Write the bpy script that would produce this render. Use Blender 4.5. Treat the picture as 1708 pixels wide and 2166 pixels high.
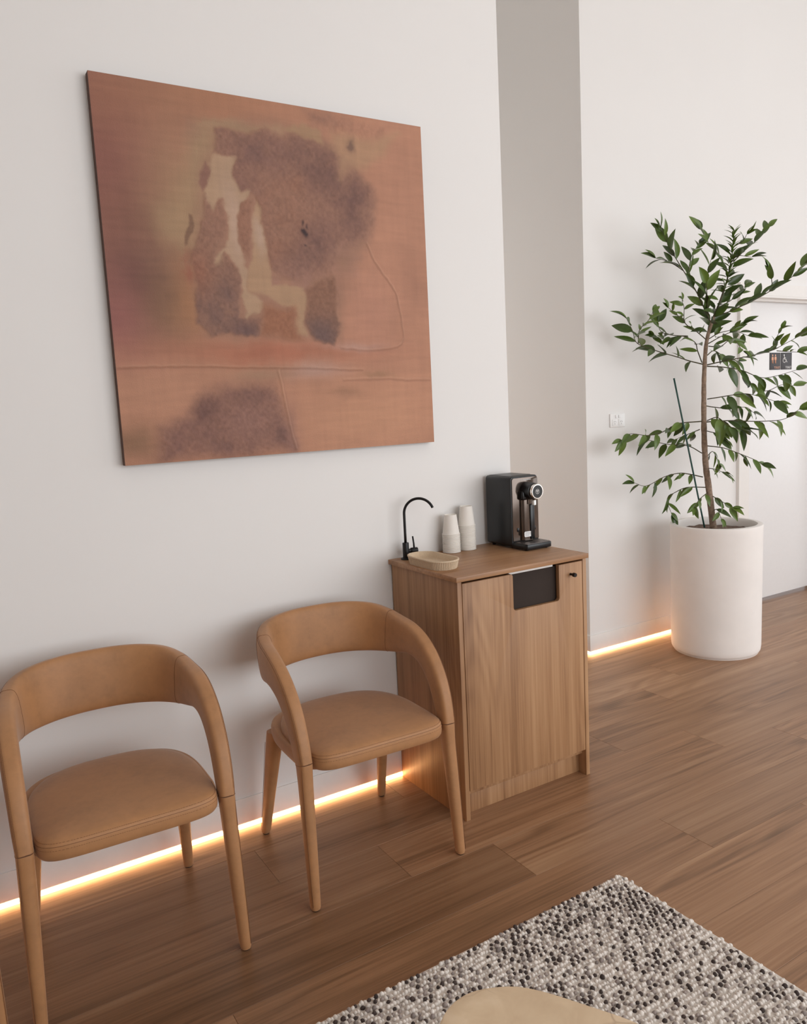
import bpy, bmesh, math, random
import numpy as np
from mathutils import Vector, Matrix

# ---------------------------------------------------------------- clean start
for o in list(bpy.data.objects):
    bpy.data.objects.remove(o, do_unlink=True)
scene = bpy.context.scene
COL = scene.collection
PI = math.pi

# ---------------------------------------------------------------- camera
def set_camera():
    f, yaw, pitch, roll = 1654.956, 0.5458, -0.1322, -0.0495
    loc = Vector((-0.9922, -2.6213, 1.4874))
    fw = Vector((math.sin(yaw)*math.cos(pitch), math.cos(yaw)*math.cos(pitch), math.sin(pitch)))
    r = fw.cross(Vector((0, 0, 1))).normalized()
    u = r.cross(fw)
    c, s = math.cos(roll), math.sin(roll)
    r2, u2 = c*r + s*u, -s*r + c*u
    m = Matrix((r2, u2, -fw)).transposed().to_4x4()
    m.translation = loc
    cam = bpy.data.cameras.new('camera')
    cam.sensor_fit = 'HORIZONTAL'
    cam.sensor_width = 36.0
    cam.lens = f/1708*36.0
    cam.clip_start = 0.02
    ob = bpy.data.objects.new('camera', cam)
    COL.objects.link(ob)
    ob.matrix_world = m
    scene.camera = ob
set_camera()

# ---------------------------------------------------------------- world, daylight, exposure
scene.view_settings.view_transform = 'Standard'
scene.view_settings.look = 'None'
scene.view_settings.gamma = 1.0
scene.view_settings.use_curve_mapping = False
scene.view_settings.exposure = 0.08

wd = bpy.data.worlds.new('overcast_daylight')
scene.world = wd
wd.use_nodes = True
wd.node_tree.nodes['Background'].inputs[0].default_value = (0.80, 0.90, 1.0, 1)
wd.node_tree.nodes['Background'].inputs[1].default_value = 1.0

def area(name, loc, rot, sx, sy, power, color):
    l = bpy.data.lights.new(name, 'AREA')
    l.shape = 'RECTANGLE'; l.size = sx; l.size_y = sy
    l.energy = power; l.color = color
    ob = bpy.data.objects.new(name, l)
    COL.objects.link(ob)
    ob.location = loc; ob.rotation_euler = rot
    return ob
# daylight standing in the two window openings (front wall, right wall), pointing into the room
area('window_daylight_front', (2.95, -5.95, 1.9), (PI/2, 0, 0), 7.1, 3.2, 196, (0.965, 0.97, 0.975))
area('window_daylight_right', (7.95, -2.7, 1.9), (PI/2, 0, PI/2), 4.2, 3.2, 52, (0.965, 0.97, 0.975))
# unseen fill light added in the passage to brighten its side wall
area('passage_fill', (1.68, 3.92, 1.5), (-PI/2, 0, 0), 0.9, 2.6, 28, (1.0, 0.97, 0.93))

# ---------------------------------------------------------------- helpers
def lin(c):
    o = []
    for v in c[:3]:
        v /= 255.0
        o.append(v/12.92 if v <= 0.04045 else ((v+0.055)/1.055)**2.4)
    return tuple(o)+(1.0,)

def link(o, parent=None):
    COL.objects.link(o)
    if parent is not None:
        o.parent = parent
    return o

def tag(o, label=None, cat=None, group=None, kind=None):
    if label: o['label'] = label
    if cat: o['category'] = cat
    if group: o['group'] = group
    if kind: o['kind'] = kind
    return o

def empty(name, loc=(0, 0, 0), rz=0.0):
    o = bpy.data.objects.new(name, None)
    o.empty_display_size = 0.1
    COL.objects.link(o)
    o.location = loc; o.rotation_euler = (0, 0, rz)
    return o

def mesh(name, verts, faces, mat=None, parent=None, smooth=False, loc=None):
    me = bpy.data.meshes.new(name)
    me.from_pydata([tuple(v) for v in verts], [], faces)
    me.validate()
    if mat: me.materials.append(mat)
    if smooth:
        me.polygons.foreach_set('use_smooth', [True]*len(me.polygons))
    o = bpy.data.objects.new(name, me)
    link(o, parent)
    if loc: o.location = loc
    return o

def from_bm(name, bm, mat=None, parent=None, smooth=False, loc=None):
    bmesh.ops.recalc_face_normals(bm, faces=bm.faces)
    me = bpy.data.meshes.new(name)
    bm.to_mesh(me); bm.free()
    if mat: me.materials.append(mat)
    if smooth:
        me.polygons.foreach_set('use_smooth', [True]*len(me.polygons))
        try: me.set_sharp_from_angle(angle=math.radians(40))
        except Exception: pass
    o = bpy.data.objects.new(name, me)
    link(o, parent)
    if loc: o.location = loc
    return o

def add_box(bm, x0, x1, y0, y1, z0, z1):
    vs = [bm.verts.new(p) for p in ((x0,y0,z0),(x1,y0,z0),(x1,y1,z0),(x0,y1,z0),(x0,y0,z1),(x1,y0,z1),(x1,y1,z1),(x0,y1,z1))]
    for f in ((0,3,2,1),(4,5,6,7),(0,1,5,4),(1,2,6,5),(2,3,7,6),(3,0,4,7)):
        bm.faces.new([vs[i] for i in f])

def box(name, x0, x1, y0, y1, z0, z1, mat, parent=None, bevel=0.0, seg=2, smooth=False):
    bm = bmesh.new()
    add_box(bm, x0, x1, y0, y1, z0, z1)
    if bevel > 0:
        bmesh.ops.bevel(bm, geom=list(bm.edges), offset=bevel, segments=seg, profile=0.5, affect='EDGES')
    return from_bm(name, bm, mat, parent, smooth=bevel > 0 or smooth)

def extrude_poly(name, pts, axis, a, b, mat, parent=None, bevel=0.0):
    """2D outline extruded along an axis between a and b; pts are the two other coordinates."""
    def P(q, t):
        if axis == 'y': return (q[0], t, q[1])
        if axis == 'x': return (t, q[0], q[1])
        return (q[0], q[1], t)
    bm = bmesh.new()
    v0 = [bm.verts.new(P(q, a)) for q in pts]
    v1 = [bm.verts.new(P(q, b)) for q in pts]
    n = len(pts)
    f0 = bm.faces.new(v0); f1 = bm.faces.new(v1[::-1])
    for i in range(n):
        bm.faces.new((v0[i], v0[(i+1) % n], v1[(i+1) % n], v1[i]))
    if bevel > 0:
        bmesh.ops.recalc_face_normals(bm, faces=bm.faces)
        es = list({e for f in (f0, f1) for e in f.edges})
        bmesh.ops.bevel(bm, geom=es, offset=bevel, segments=2, profile=0.5, affect='EDGES')
    bmesh.ops.triangulate(bm, faces=[f for f in bm.faces if len(f.verts) > 4])
    return from_bm(name, bm, mat, parent, smooth=True)

def lathe(name, prof, n, mat, parent=None, loc=None, close=False, smooth=True):
    """revolve (r,z) profile about z"""
    verts, faces = [], []
    m = len(prof)
    for r, z in prof:
        for k in range(n):
            a = 2*PI*k/n
            verts.append((r*math.cos(a), r*math.sin(a), z))
    rng = m if close else m-1
    for i in range(rng):
        j = (i+1) % m
        for k in range(n):
            k2 = (k+1) % n
            faces.append((i*n+k, i*n+k2, j*n+k2, j*n+k))
    if not close:
        for idx, rev in ((0, True), (m-1, False)):
            if prof[idx][0] > 1e-5:
                ring = [idx*n+k for k in range(n)]
                faces.append(ring[::-1] if rev else ring)
    bm = bmesh.new()
    vs = [bm.verts.new(v) for v in verts]
    for f in faces:
        bm.faces.new([vs[i] for i in f])
    bmesh.ops.remove_doubles(bm, verts=bm.verts, dist=1e-6)
    return from_bm(name, bm, mat, parent, smooth=smooth, loc=loc)

def catmull(pts, n):
    P = np.array(pts, float)
    P = np.vstack([2*P[0]-P[1], P, 2*P[-1]-P[-2]])
    segs = len(P)-3
    out = []
    for t in np.linspace(0, segs, n):
        i = min(int(t), segs-1); u = t-i
        a, b, c, d = P[i], P[i+1], P[i+2], P[i+3]
        out.append(0.5*(2*b+(c-a)*u+(2*a-5*b+4*c-d)*u*u+(3*b-a-3*c+d)*u**3))
    return np.array(out)

def tube_data(pts, radii, n=8):
    pts = np.array(pts, float)
    m = len(pts)
    if np.isscalar(radii): radii = [radii]*m
    T = np.gradient(pts, axis=0)
    T /= np.linalg.norm(T, axis=1)[:, None]+1e-12
    ref = np.array([0, 0, 1.0]) if abs(T[0][2]) < 0.9 else np.array([1.0, 0, 0])
    N = ref-T[0]*(ref@T[0]); N /= np.linalg.norm(N)
    verts, faces = [], []
    for i in range(m):
        N = N-T[i]*(N@T[i]); N /= np.linalg.norm(N)
        B = np.cross(T[i], N)
        for k in range(n):
            a = 2*PI*k/n
            verts.append(pts[i]+radii[i]*(math.cos(a)*N+math.sin(a)*B))
    for i in range(m-1):
        for k in range(n):
            k2 = (k+1) % n
            faces.append((i*n+k, i*n+k2, (i+1)*n+k2, (i+1)*n+k))
    faces.append(tuple(range(n))[::-1]); faces.append(tuple((m-1)*n+k for k in range(n)))
    return [tuple(v) for v in verts], faces

def tube(name, pts, radii, mat, parent=None, n=10):
    v, f = tube_data(pts, radii, n)
    return mesh(name, v, f, mat, parent, smooth=True)

def loft(name, rings, mat, parent=None, caps=True):
    n = len(rings[0]); m = len(rings)
    verts = [tuple(p) for r in rings for p in r]
    faces = []
    for i in range(m-1):
        for k in range(n):
            k2 = (k+1) % n
            faces.append((i*n+k, i*n+k2, (i+1)*n+k2, (i+1)*n+k))
    if caps:
        faces.append(tuple(range(n))[::-1]); faces.append(tuple((m-1)*n+k for k in range(n)))
    bm = bmesh.new()
    vs = [bm.verts.new(v) for v in verts]
    for f in faces: bm.faces.new([vs[i] for i in f])
    return from_bm(name, bm, mat, parent, smooth=True)

def copy_tree(o, parent=None):
    c = o.copy()
    COL.objects.link(c)
    c.parent = parent
    for ch in list(o.children):
        copy_tree(ch, c)
    return c

def text_mesh(name, body, size, mat, parent, loc, rot, extrude=0.0003, align='CENTER', bold=0.0):
    cu = bpy.data.curves.new(name, 'FONT')
    cu.body = body; cu.size = size; cu.extrude = extrude; cu.align_x = align; cu.align_y = 'CENTER'
    cu.offset = bold; cu.resolution_u = 3
    t = bpy.data.objects.new(name+'_tmp', cu)
    COL.objects.link(t)
    bpy.context.view_layer.update()
    dg = bpy.context.evaluated_depsgraph_get()
    me = bpy.data.meshes.new_from_object(t.evaluated_get(dg))
    bpy.data.objects.remove(t, do_unlink=True)
    me.name = name
    me.materials.clear(); me.materials.append(mat)
    o = bpy.data.objects.new(name, me)
    link(o, parent)
    o.location = loc; o.rotation_euler = rot
    return o

# ---------------------------------------------------------------- materials
class NT:
    def __init__(s, name):
        s.m = bpy.data.materials.new(name); s.m.use_nodes = True
        s.t = s.m.node_tree; s.b = s.t.nodes['Principled BSDF']
    def n(s, typ, **kw):
        nd = s.t.nodes.new(typ)
        for k, v in kw.items():
            if isinstance(k, str) and hasattr(nd, k) and k not in ('inputs',): setattr(nd, k, v)
        return nd
    def l(s, a, b): s.t.links.new(a, b)
    def val(s, sock, v):
        if hasattr(v, 'is_output') or isinstance(v, bpy.types.NodeSocket): s.l(v, sock)
        else: sock.default_value = v
    def math(s, op, a, b=0.0):
        nd = s.n('ShaderNodeMath', operation=op); s.val(nd.inputs[0], a); s.val(nd.inputs[1], b); return nd.outputs[0]
    def noise(s, vec, scale, detail=3, rough=0.5, dist=0.0):
        nd = s.n('ShaderNodeTexNoise'); s.l(vec, nd.inputs['Vector'])
        nd.inputs['Scale'].default_value = scale; nd.inputs['Detail'].default_value = detail
        nd.inputs['Roughness'].default_value = rough; nd.inputs['Distortion'].default_value = dist
        return nd.outputs['Fac']
    def mapping(s, vec, scale=(1, 1, 1), loc=(0, 0, 0)):
        nd = s.n('ShaderNodeMapping'); s.l(vec, nd.inputs['Vector'])
        nd.inputs['Scale'].default_value = scale; nd.inputs['Location'].default_value = loc
        return nd.outputs[0]
    def ramp(s, fac, stops):
        nd = s.n('ShaderNodeValToRGB'); s.l(fac, nd.inputs[0])
        e = nd.color_ramp.elements
        while len(e) < len(stops): e.new(0.5)
        for el, (p, c) in zip(e, stops): el.position = p; el.color = c
        return nd.outputs[0]
    def mix(s, fac, a, b, mode='MIX'):
        nd = s.n('ShaderNodeMix', data_type='RGBA', blend_type=mode)
        s.val(nd.inputs[0], fac); s.val(nd.inputs[6], a); s.val(nd.inputs[7], b)
        return nd.outputs[2]
    def bump(s, h, strength=0.2, dist=0.001):
        nd = s.n('ShaderNodeBump'); s.l(h, nd.inputs['Height'])
        nd.inputs['Strength'].default_value = strength; nd.inputs['Distance'].default_value = dist
        s.l(nd.outputs[0], s.b.inputs['Normal'])
    def obj(s): return s.n('ShaderNodeTexCoord').outputs['Object']
    def set(s, **kw):
        for k, v in kw.items():
            s.val(s.b.inputs[k.replace('_', ' ')], v)
        return s.m

def plain(name, rgb, rough=0.5, metal=0.0, noise_amt=0.06, nscale=40, bump=0.0, bscale=200, coat=0.0):
    t = NT(name); v = t.obj()
    c = lin(rgb)
    n = t.noise(v, nscale, 3)
    lo = tuple(x*(1-noise_amt) for x in c[:3])+(1,); hi = tuple(min(1, x*(1+noise_amt)) for x in c[:3])+(1,)
    t.set(Base_Color=t.ramp(n, [(0.3, lo), (0.7, hi)]), Roughness=rough, Metallic=metal)
    if coat: t.set(Coat_Weight=coat)
    if bump: t.bump(t.noise(v, bscale, 3), bump, 0.001)
    return t.m

def wood(name, axis, dark, mid, light, scale=1.0, rough=0.5, contour=0.35, per_object=False, bump=0.15, spread=0.17):
    t = NT(name); v = t.obj()
    if per_object:
        oi = t.n('ShaderNodeObjectInfo')
        cmb = t.n('ShaderNodeCombineXYZ')
        t.l(t.math('MULTIPLY', oi.outputs['Random'], 37.0), cmb.inputs[0])
        t.l(t.math('MULTIPLY', oi.outputs['Random'], 91.0), cmb.inputs[1])
        t.l(t.math('MULTIPLY', oi.outputs['Random'], 53.0), cmb.inputs[2])
        ad = t.n('ShaderNodeVectorMath', operation='ADD')
        t.l(v, ad.inputs[0]); t.l(cmb.outputs[0], ad.inputs[1]); v = ad.outputs[0]
    k = {'x': 0, 'y': 1, 'z': 2}[axis]
    def sc(al, ac):
        s = [ac*scale]*3; s[k] = al*scale; return tuple(s)
    fine = t.noise(t.mapping(v, sc(2.0, 110)), 1.0, 4, 0.6, 0.2)
    mids = t.noise(t.mapping(v, sc(0.7, 18)), 1.0, 4, 0.55, 0.4)
    tone = t.noise(t.mapping(v, sc(0.5, 4)), 1.0, 2, 0.5, 0.0)
    cn = t.noise(t.mapping(v, sc(0.75, 5.0)), 1.0, 1.5, 0.45, 0.25)
    rings = t.math('SINE', t.math('MULTIPLY', cn, 90.0))
    patch = t.ramp(t.noise(t.mapping(v, sc(0.9, 4.5), (7, 3, 5)), 1.0, 2, 0.5), [(0.48, (0, 0, 0, 1)), (0.62, (1, 1, 1, 1))])
    rings = t.math('MULTIPLY', t.math('MULTIPLY', rings, contour*0.32), patch)
    f = t.math('ADD', t.math('MULTIPLY', fine, 0.35), t.math('MULTIPLY', mids, 0.40))
    f = t.math('ADD', f, t.math('MULTIPLY', tone, 0.30))
    f = t.math('ADD', f, rings)
    col = t.ramp(f, [(0.53-spread, lin(dark)), (0.53, lin(mid)), (0.53+spread, lin(light))])
    if per_object:
        oi2 = t.n('ShaderNodeObjectInfo')
        col = t.mix(1.0, col, oi2.outputs['Color'], 'MULTIPLY')
    t.set(Base_Color=col, Roughness=rough)
    t.bump(t.math('ADD', fine, rings), bump, 0.0006)
    return t.m

M = {}
def paint_wall(name, rgb):
    t = NT(name); v = t.obj(); c = lin(rgb)
    n = t.noise(v, 2.0, 2)
    t.set(Base_Color=t.ramp(n, [(0.3, tuple(x*0.985 for x in c[:3])+(1,)), (0.7, c)]), Roughness=0.62)
    t.bump(t.noise(v, 260, 2), 0.03, 0.0005)
    return t.m
M['wall'] = paint_wall('white_wall_paint', (235, 232, 229))
M['trim'] = plain('white_gloss_trim', (234, 229, 224), 0.4, 0, 0.01)
M['door'] = plain('white_door_paint', (238, 236, 235), 0.35, 0, 0.01)
M['ceiling'] = plain('ceiling_paint', (238, 236, 232), 0.8, 0, 0.01)
M['floor'] = wood('oak_vinyl_planks', 'x', (104, 74, 49), (152, 113, 82), (177, 140, 107), 1.0, 0.38, 0.16, True, 0.22, 0.185)
M['floor_base'] = plain('plank_joint', (70, 50, 38), 0.8)
M['cab'] = wood('oak_laminate_upright', 'z', (126, 87, 56), (166, 124, 87), (188, 147, 108), 1.0, 0.5, 0.13, False, 0.12)
M['cab_top'] = wood('oak_laminate_lengthwise', 'x', (128, 89, 58), (164, 121, 85), (186, 145, 107), 1.0, 0.42, 0.13, False, 0.12)
M['black'] = plain('matt_black_metal', (22, 19, 19), 0.42, 0.3, 0.05)
M['bin'] = plain('dark_brown_liner', (48, 36, 29), 0.85, 0, 0.04)
M['white_edge'] = plain('white_edge_strip', (235, 232, 228), 0.4, 0, 0.02)
M['shadow_gap'] = plain('dark_carcass_inside', (60, 44, 34), 0.7)

def leather(name, rgb):
    t = NT(name); v = t.obj(); c = lin(rgb)
    n = t.noise(v, 9, 4, 0.6, 0.3); n2 = t.noise(v, 60, 3, 0.6)
    f = t.math('ADD', t.math('MULTIPLY', n, 0.7), t.math('MULTIPLY', n2, 0.3))
    col = t.ramp(f, [(0.3, tuple(x*0.82 for x in c[:3])+(1,)), (0.5, c), (0.72, tuple(min(1, x*1.14) for x in c[:3])+(1,))])
    t.set(Base_Color=col, Roughness=0.55, Sheen_Weight=0.15)
    t.bump(t.noise(v, 700, 3), 0.12, 0.0004)
    return t.m
M['leather'] = leather('tan_leather', (170, 121, 78))
M['stitch'] = plain('stitching_thread', (128, 86, 56), 0.7)
M['foot_pad'] = plain('black_foot_pad', (25, 20, 18), 0.6)
M['pot'] = plain('white_concrete_pot', (243, 237, 232), 0.72, 0, 0.03, 6, 0.08, 120)
M['soil'] = plain('dry_potting_soil', (112, 92, 80), 0.95, 0, 0.35, 60, 0.8, 90)
M['bark'] = plain('grey_brown_bark', (142, 120, 102), 0.85, 0, 0.3, 70, 0.6, 160)
M['twig'] = plain('dark_green_twig', (78, 72, 48), 0.7, 0, 0.15, 50)
M['stake'] = plain('green_plastic_stake', (28, 70, 62), 0.5)
M['cup'] = plain('white_paper', (240, 234, 226), 0.7, 0, 0.01)
M['tray'] = plain('speckled_sandstone', (212, 190, 162), 0.8, 0, 0.14, 420, 0.15, 500)
M['stone'] = None
M['disp_side'] = plain('black_satin_plastic', (11, 11, 14), 0.34, 0, 0.05)
M['disp_front'] = plain('black_mirror_plastic', (104, 93, 86), 0.10, 0.8, 0.03)
M['disp_dark'] = plain('deep_black_plastic', (8, 9, 13), 0.28)
M['chrome'] = plain('polished_chrome', (225, 220, 215), 0.12, 1.0, 0.01)
M['grille'] = plain('grey_metal_grille', (120, 114, 112), 0.35, 0.8, 0.05)
M['print_white'] = plain('white_print', (235, 232, 230), 0.5, 0, 0.01)
M['print_orange'] = plain('peach_print', (226, 168, 138), 0.5, 0, 0.02)
M['print_grey'] = plain('grey_print', (120, 118, 118), 0.6, 0, 0.02)
M['sign'] = plain('charcoal_sign_plate', (58, 54, 56), 0.5, 0, 0.03)
M['switch'] = plain('white_switch_plastic', (240, 238, 236), 0.3, 0, 0.01)

def emit(name, rgb, strength):
    t = NT(name)
    v = t.obj(); n = t.noise(v, 3, 1)
    t.set(Base_Color=(0.8, 0.75, 0.7, 1))
    t.b.inputs['Emission Color'].default_value = rgb
    t.l(t.math('ADD', t.math('MULTIPLY', n, strength*0.04), strength*0.98), t.b.inputs['Emission Strength'])
    return t.m
M['led'] = emit('warm_led_diffuser', (1.0, 0.52, 0.21, 1), 18.0)

def stone():
    t = NT('beige_limestone'); v = t.obj()
    n = t.noise(v, 14, 5, 0.6, 0.5)
    col = t.ramp(n, [(0.3, lin((214, 186, 152))), (0.55, lin((226, 200, 166))), (0.75, lin((235, 211, 180)))])
    vo = t.n('ShaderNodeTexVoronoi', feature='DISTANCE_TO_EDGE')
    dm = t.n('ShaderNodeVectorMath', operation='ADD'); t.l(v, dm.inputs[0])
    nn = t.n('ShaderNodeTexNoise'); t.l(v, nn.inputs['Vector']); nn.inputs['Scale'].default_value = 9
    sc = t.n('ShaderNodeVectorMath', operation='SCALE'); t.l(nn.outputs['Color'], sc.inputs[0]); sc.inputs['Scale'].default_value = 0.12
    t.l(sc.outputs[0], dm.inputs[1]); t.l(dm.outputs[0], vo.inputs['Vector']); vo.inputs['Scale'].default_value = 8
    vein = t.ramp(vo.outputs['Distance'], [(0.0, (1, 1, 1, 1)), (0.025, (0, 0, 0, 1))])
    gate = t.ramp(t.noise(v, 7, 2), [(0.5, (0, 0, 0, 1)), (0.65, (1, 1, 1, 1))])
    f = t.math('MULTIPLY', t.math('MULTIPLY', vein, gate), 0.5)
    t.set(Base_Color=t.mix(f, col, lin((158, 124, 92))), Roughness=0.45)
    return t.m
M['stone'] = stone()

def leafmat():
    t = NT('glossy_green_leaf')
    oi = t.n('ShaderNodeObjectInfo'); v = t.obj()
    base = t.ramp(oi.outputs['Random'], [(0.0, lin((40, 55, 24))), (0.5, lin((64, 86, 32))), (1.0, lin((100, 122, 46)))])
    n = t.noise(v, 30, 2)
    t.set(Base_Color=t.mix(t.math('MULTIPLY', n, 0.25), base, lin((110, 140, 60))), Roughness=0.34)
    t.b.inputs['Transmission Weight'].default_value = 0.0
    try: t.b.inputs['Subsurface Weight'].default_value = 0.0
    except Exception: pass
    return t.m
M['leaf'] = leafmat()

def vcol(name, rough, bump=0.0, bscale=300):
    t = NT(name)
    a = t.n('ShaderNodeVertexColor', layer_name='Col') if False else t.n('ShaderNodeAttribute', attribute_name='Col')
    t.set(Base_Color=a.outputs['Color'], Roughness=rough)
    if bump: t.bump(t.noise(t.obj(), bscale, 4, 0.6), bump, 0.0012)
    return t.m
M['yarn'] = vcol('mottled_wool_yarn', 0.95, 0.5, 900)
M['canvas'] = vcol('textured_paint', 0.70, 0.9, 260)
M['canvas_edge'] = plain('brown_canvas_edge', (92, 66, 56), 0.8, 0, 0.1, 30)

# ================================================================ SETTING
XA, XB, YB = 1.147, 2.211, 0.620          # end of picture wall, corner of far wall, its plane
ZC = 4.6
XL, XR, YF, YK = -5.0, 8.0, -6.0, 4.0     # left, right, front (behind camera), end of passage
def structure(o): o['kind'] = 'structure'; return o

# floor slab and individual planks
floor = structure(box('floor', XL-.1, XR+.1, YF-.1, YK+.1, -0.12, -0.006, M['floor_base']))
def plank_mesh(L, Wd):
    bm = bmesh.new()
    add_box(bm, -L/2+.0003, L/2-.0003, -Wd/2+.0003, Wd/2-.0003, -0.006, 0.0)
    top = [e for e in bm.edges if all(abs(v.co.z) < 1e-6 for v in e.verts)]
    bmesh.ops.bevel(bm, geom=top, offset=0.0007, segments=1, affect='EDGES')
    bmesh.ops.recalc_face_normals(bm, faces=bm.faces)
    me = bpy.data.meshes.new('plank'); bm.to_mesh(me); bm.free()
    me.materials.append(M['floor'])
    return me
def build_planks():
    PW, PL = 0.225, 1.57
    cache = {}
    rnd = random.Random(4)
    known = {-1: 0.515, 0: 0.19, 1: -0.17, -2: 1.085, 2: 2.01, 3: 0.75, -3: 0.0}
    tone_known = {(-1, 0.515): (0.74, 0.71, 0.68), (0, 0.19): (0.90, 0.89, 0.88), (1, -0.17): (0.82, 0.80, 0.78), (-2, 1.085): (1.0, 0.99, 0.98)}
    kmin, kmax = int((YF+.616)/PW)-1, int((YK+.616)/PW)+1
    for k in range(kmin, kmax):
        y0 = max(-0.616+k*PW, YF); y1 = min(-0.616+(k+1)*PW, YK)
        if y1-y0 < 0.01: continue
        s = known.get(k, rnd.uniform(0, PL))
        xa, xb = (XL, XR) if y0 < -0.02 else ((XA-0.2, XR) if y0 < YB-.02 else (XA-0.2, XB+0.2))
        if y0 >= -0.02 and y0 < YB-.02: xa = XA-.2
        if y0 >= YB-.02 and y0 < YB+.3: xb = 5.2
        n0 = math.ceil((xa-s)/PL)
        cuts = [xa]+[s+i*PL for i in range(n0, n0+12) if xa+.02 < s+i*PL < xb-.02]+[xb]
        for c0, c1 in zip(cuts[:-1], cuts[1:]):
            key = (round(c1-c0, 3), round(y1-y0, 3))
            if key not in cache: cache[key] = plank_mesh(c1-c0, y1-y0)
            o = bpy.data.objects.new('plank', cache[key])
            link(o, floor)
            o.location = ((c0+c1)/2, (y0+y1)/2, 0)
            v = rnd.uniform(0.88, 1.12); w = rnd.uniform(-.02, .02)
            o.color = (v, v*(1-w*.5), v*(1-w), 1)
            for (kk, xe), tn in tone_known.items():
                if kk == k and abs(c1-xe) < 0.01: o.color = tn+(1,)
build_planks()

# walls
structure(box('wall_back', XL, XA, 0.0, 0.16, -0.006, ZC, M['wall']))
bm = bmesh.new()                                    # far wall with a door opening
DX0, DX1, DZ = 3.650, 4.62, 2.10
add_box(bm, XB, DX0, YB, YB+.16, -0.006, ZC)
add_box(bm, DX1, XR, YB, YB+.16, -0.006, ZC)
add_box(bm, DX0, DX1, YB, YB+.16, DZ, ZC)
structure(from_bm('wall_far', bm, M['wall']))
structure(box('wall_right', XB, XB+.16, YB+.16, YK, -0.006, ZC, M['wall']))       # side of the passage
structure(box('wall_passage', XA-.16, XA, 0.16, YK, -0.006, ZC, M['wall']))
bm = bmesh.new()                                    # end of the passage with an unglazed opening added behind the fill light
add_box(bm, XA, XA+.06, YK, YK+.16, -0.006, ZC); add_box(bm, XB-.06, XB, YK, YK+.16, -0.006, ZC)
add_box(bm, XA+.06, XB-.06, YK, YK+.16, 2.85, ZC); add_box(bm, XA+.06, XB-.06, YK, YK+.16, -0.006, 0.15)
structure(from_bm('wall_end', bm, M['wall']))
structure(box('wall_left', XL-.16, XL, YF, 0.16, -0.006, ZC, M['wall']))
bm = bmesh.new()                                    # wall behind the camera with its window opening
wx0, wx1, wz0, wz1 = -0.6, 6.5, 0.3, 3.5
add_box(bm, XL, wx0, YF-.16, YF, -0.006, ZC); add_box(bm, wx1, XR, YF-.16, YF, -0.006, ZC)
add_box(bm, wx0, wx1, YF-.16, YF, -0.006, wz0); add_box(bm, wx0, wx1, YF-.16, YF, wz1, ZC)
structure(from_bm('wall_front', bm, M['wall']))
bm = bmesh.new()
wy0, wy1 = -4.8, -0.6
add_box(bm, XR, XR+.16, YF, wy0, -0.006, ZC); add_box(bm, XR, XR+.16, wy1, YB+.16, -0.006, ZC)
add_box(bm, XR, XR+.16, wy0, wy1, -0.006, wz0); add_box(bm, XR, XR+.16, wy0, wy1, wz1, ZC)
structure(from_bm('wall_side', bm, M['wall']))
structure(box('ceiling', XL, XR, YF, YK, ZC, ZC+.12, M['ceiling']))
# window frames in the two openings (behind and beside the camera)
w1 = structure(box('window_1', wx0, wx1, YF-.12, YF-.08, wz0, wz0+.05, M['black']))
for i in range(5):
    x = wx0+(wx1-wx0-.05)*i/4
    box('mullion', x, x+.05, YF-.12, YF-.08, wz0+.05, wz1-.05, M['black'], w1)
box('head', wx0, wx1, YF-.12, YF-.08, wz1-.05, wz1, M['black'], w1)
w2 = structure(box('window_2', XR+.08, XR+.12, wy0, wy1, wz0, wz0+.05, M['black']))
for i in range(5):
    y = wy0+(wy1-wy0-.05)*i/4
    box('mullion', XR+.08, XR+.12, y, y+.05, wz0+.05, wz1-.05, M['black'], w2)
box('head', XR+.08, XR+.12, wy0, wy1, wz1-.05, wz1, M['black'], w2)

# baseboards, raised over a slot that holds the light strip
BT, BZ0, BZ1 = 0.006, 0.020, 0.114
structure(box('baseboard_back', XL, XA+BT, -BT, 0, BZ0, BZ1, M['trim'], bevel=0.0008))
structure(box('baseboard_far', XB-BT, 3.555, YB-BT, YB, BZ0, BZ1, M['trim'], bevel=0.0008))
structure(box('baseboard_right', XB-BT, XB, YB, YK, BZ0, BZ1, M['trim'], bevel=0.0008))
structure(box('baseboard_passage', XA, XA+BT, 0, YK, BZ0, BZ1, M['trim'], bevel=0.0008))

# door with frame in the far wall
d1 = structure(box('door_1', DX0+.012, DX1-.012, 0.700, 0.738, 0.026, DZ-.012, M['door'], bevel=0.0015))
bm = bmesh.new()
FX0 = 3.555
add_box(bm, FX0, DX0, YB-.022, YB, 0.0, 2.174)
add_box(bm, DX1, DX1+.095, YB-.022, YB, 0.0, 2.174)
add_box(bm, DX0, DX1, YB-.022, YB, DZ, 2.174)
t1 = structure(from_bm('trim_1', bm, M['trim']))
bm = bmesh.new()                                    # jamb lining with door stop
add_box(bm, DX0, DX0+.012, YB-.020, YB+.155, 0, DZ)
add_box(bm, DX1-.012, DX1, YB-.020, YB+.155, 0, DZ)
add_box(bm, DX0+.012, DX1-.012, YB-.020, YB+.155, DZ-.012, DZ)
add_box(bm, DX0+.012, DX1-.012, YB+.035, YB+.076, DZ-.026, DZ-.012)
structure(from_bm('trim_2', bm, M['trim']))

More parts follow.
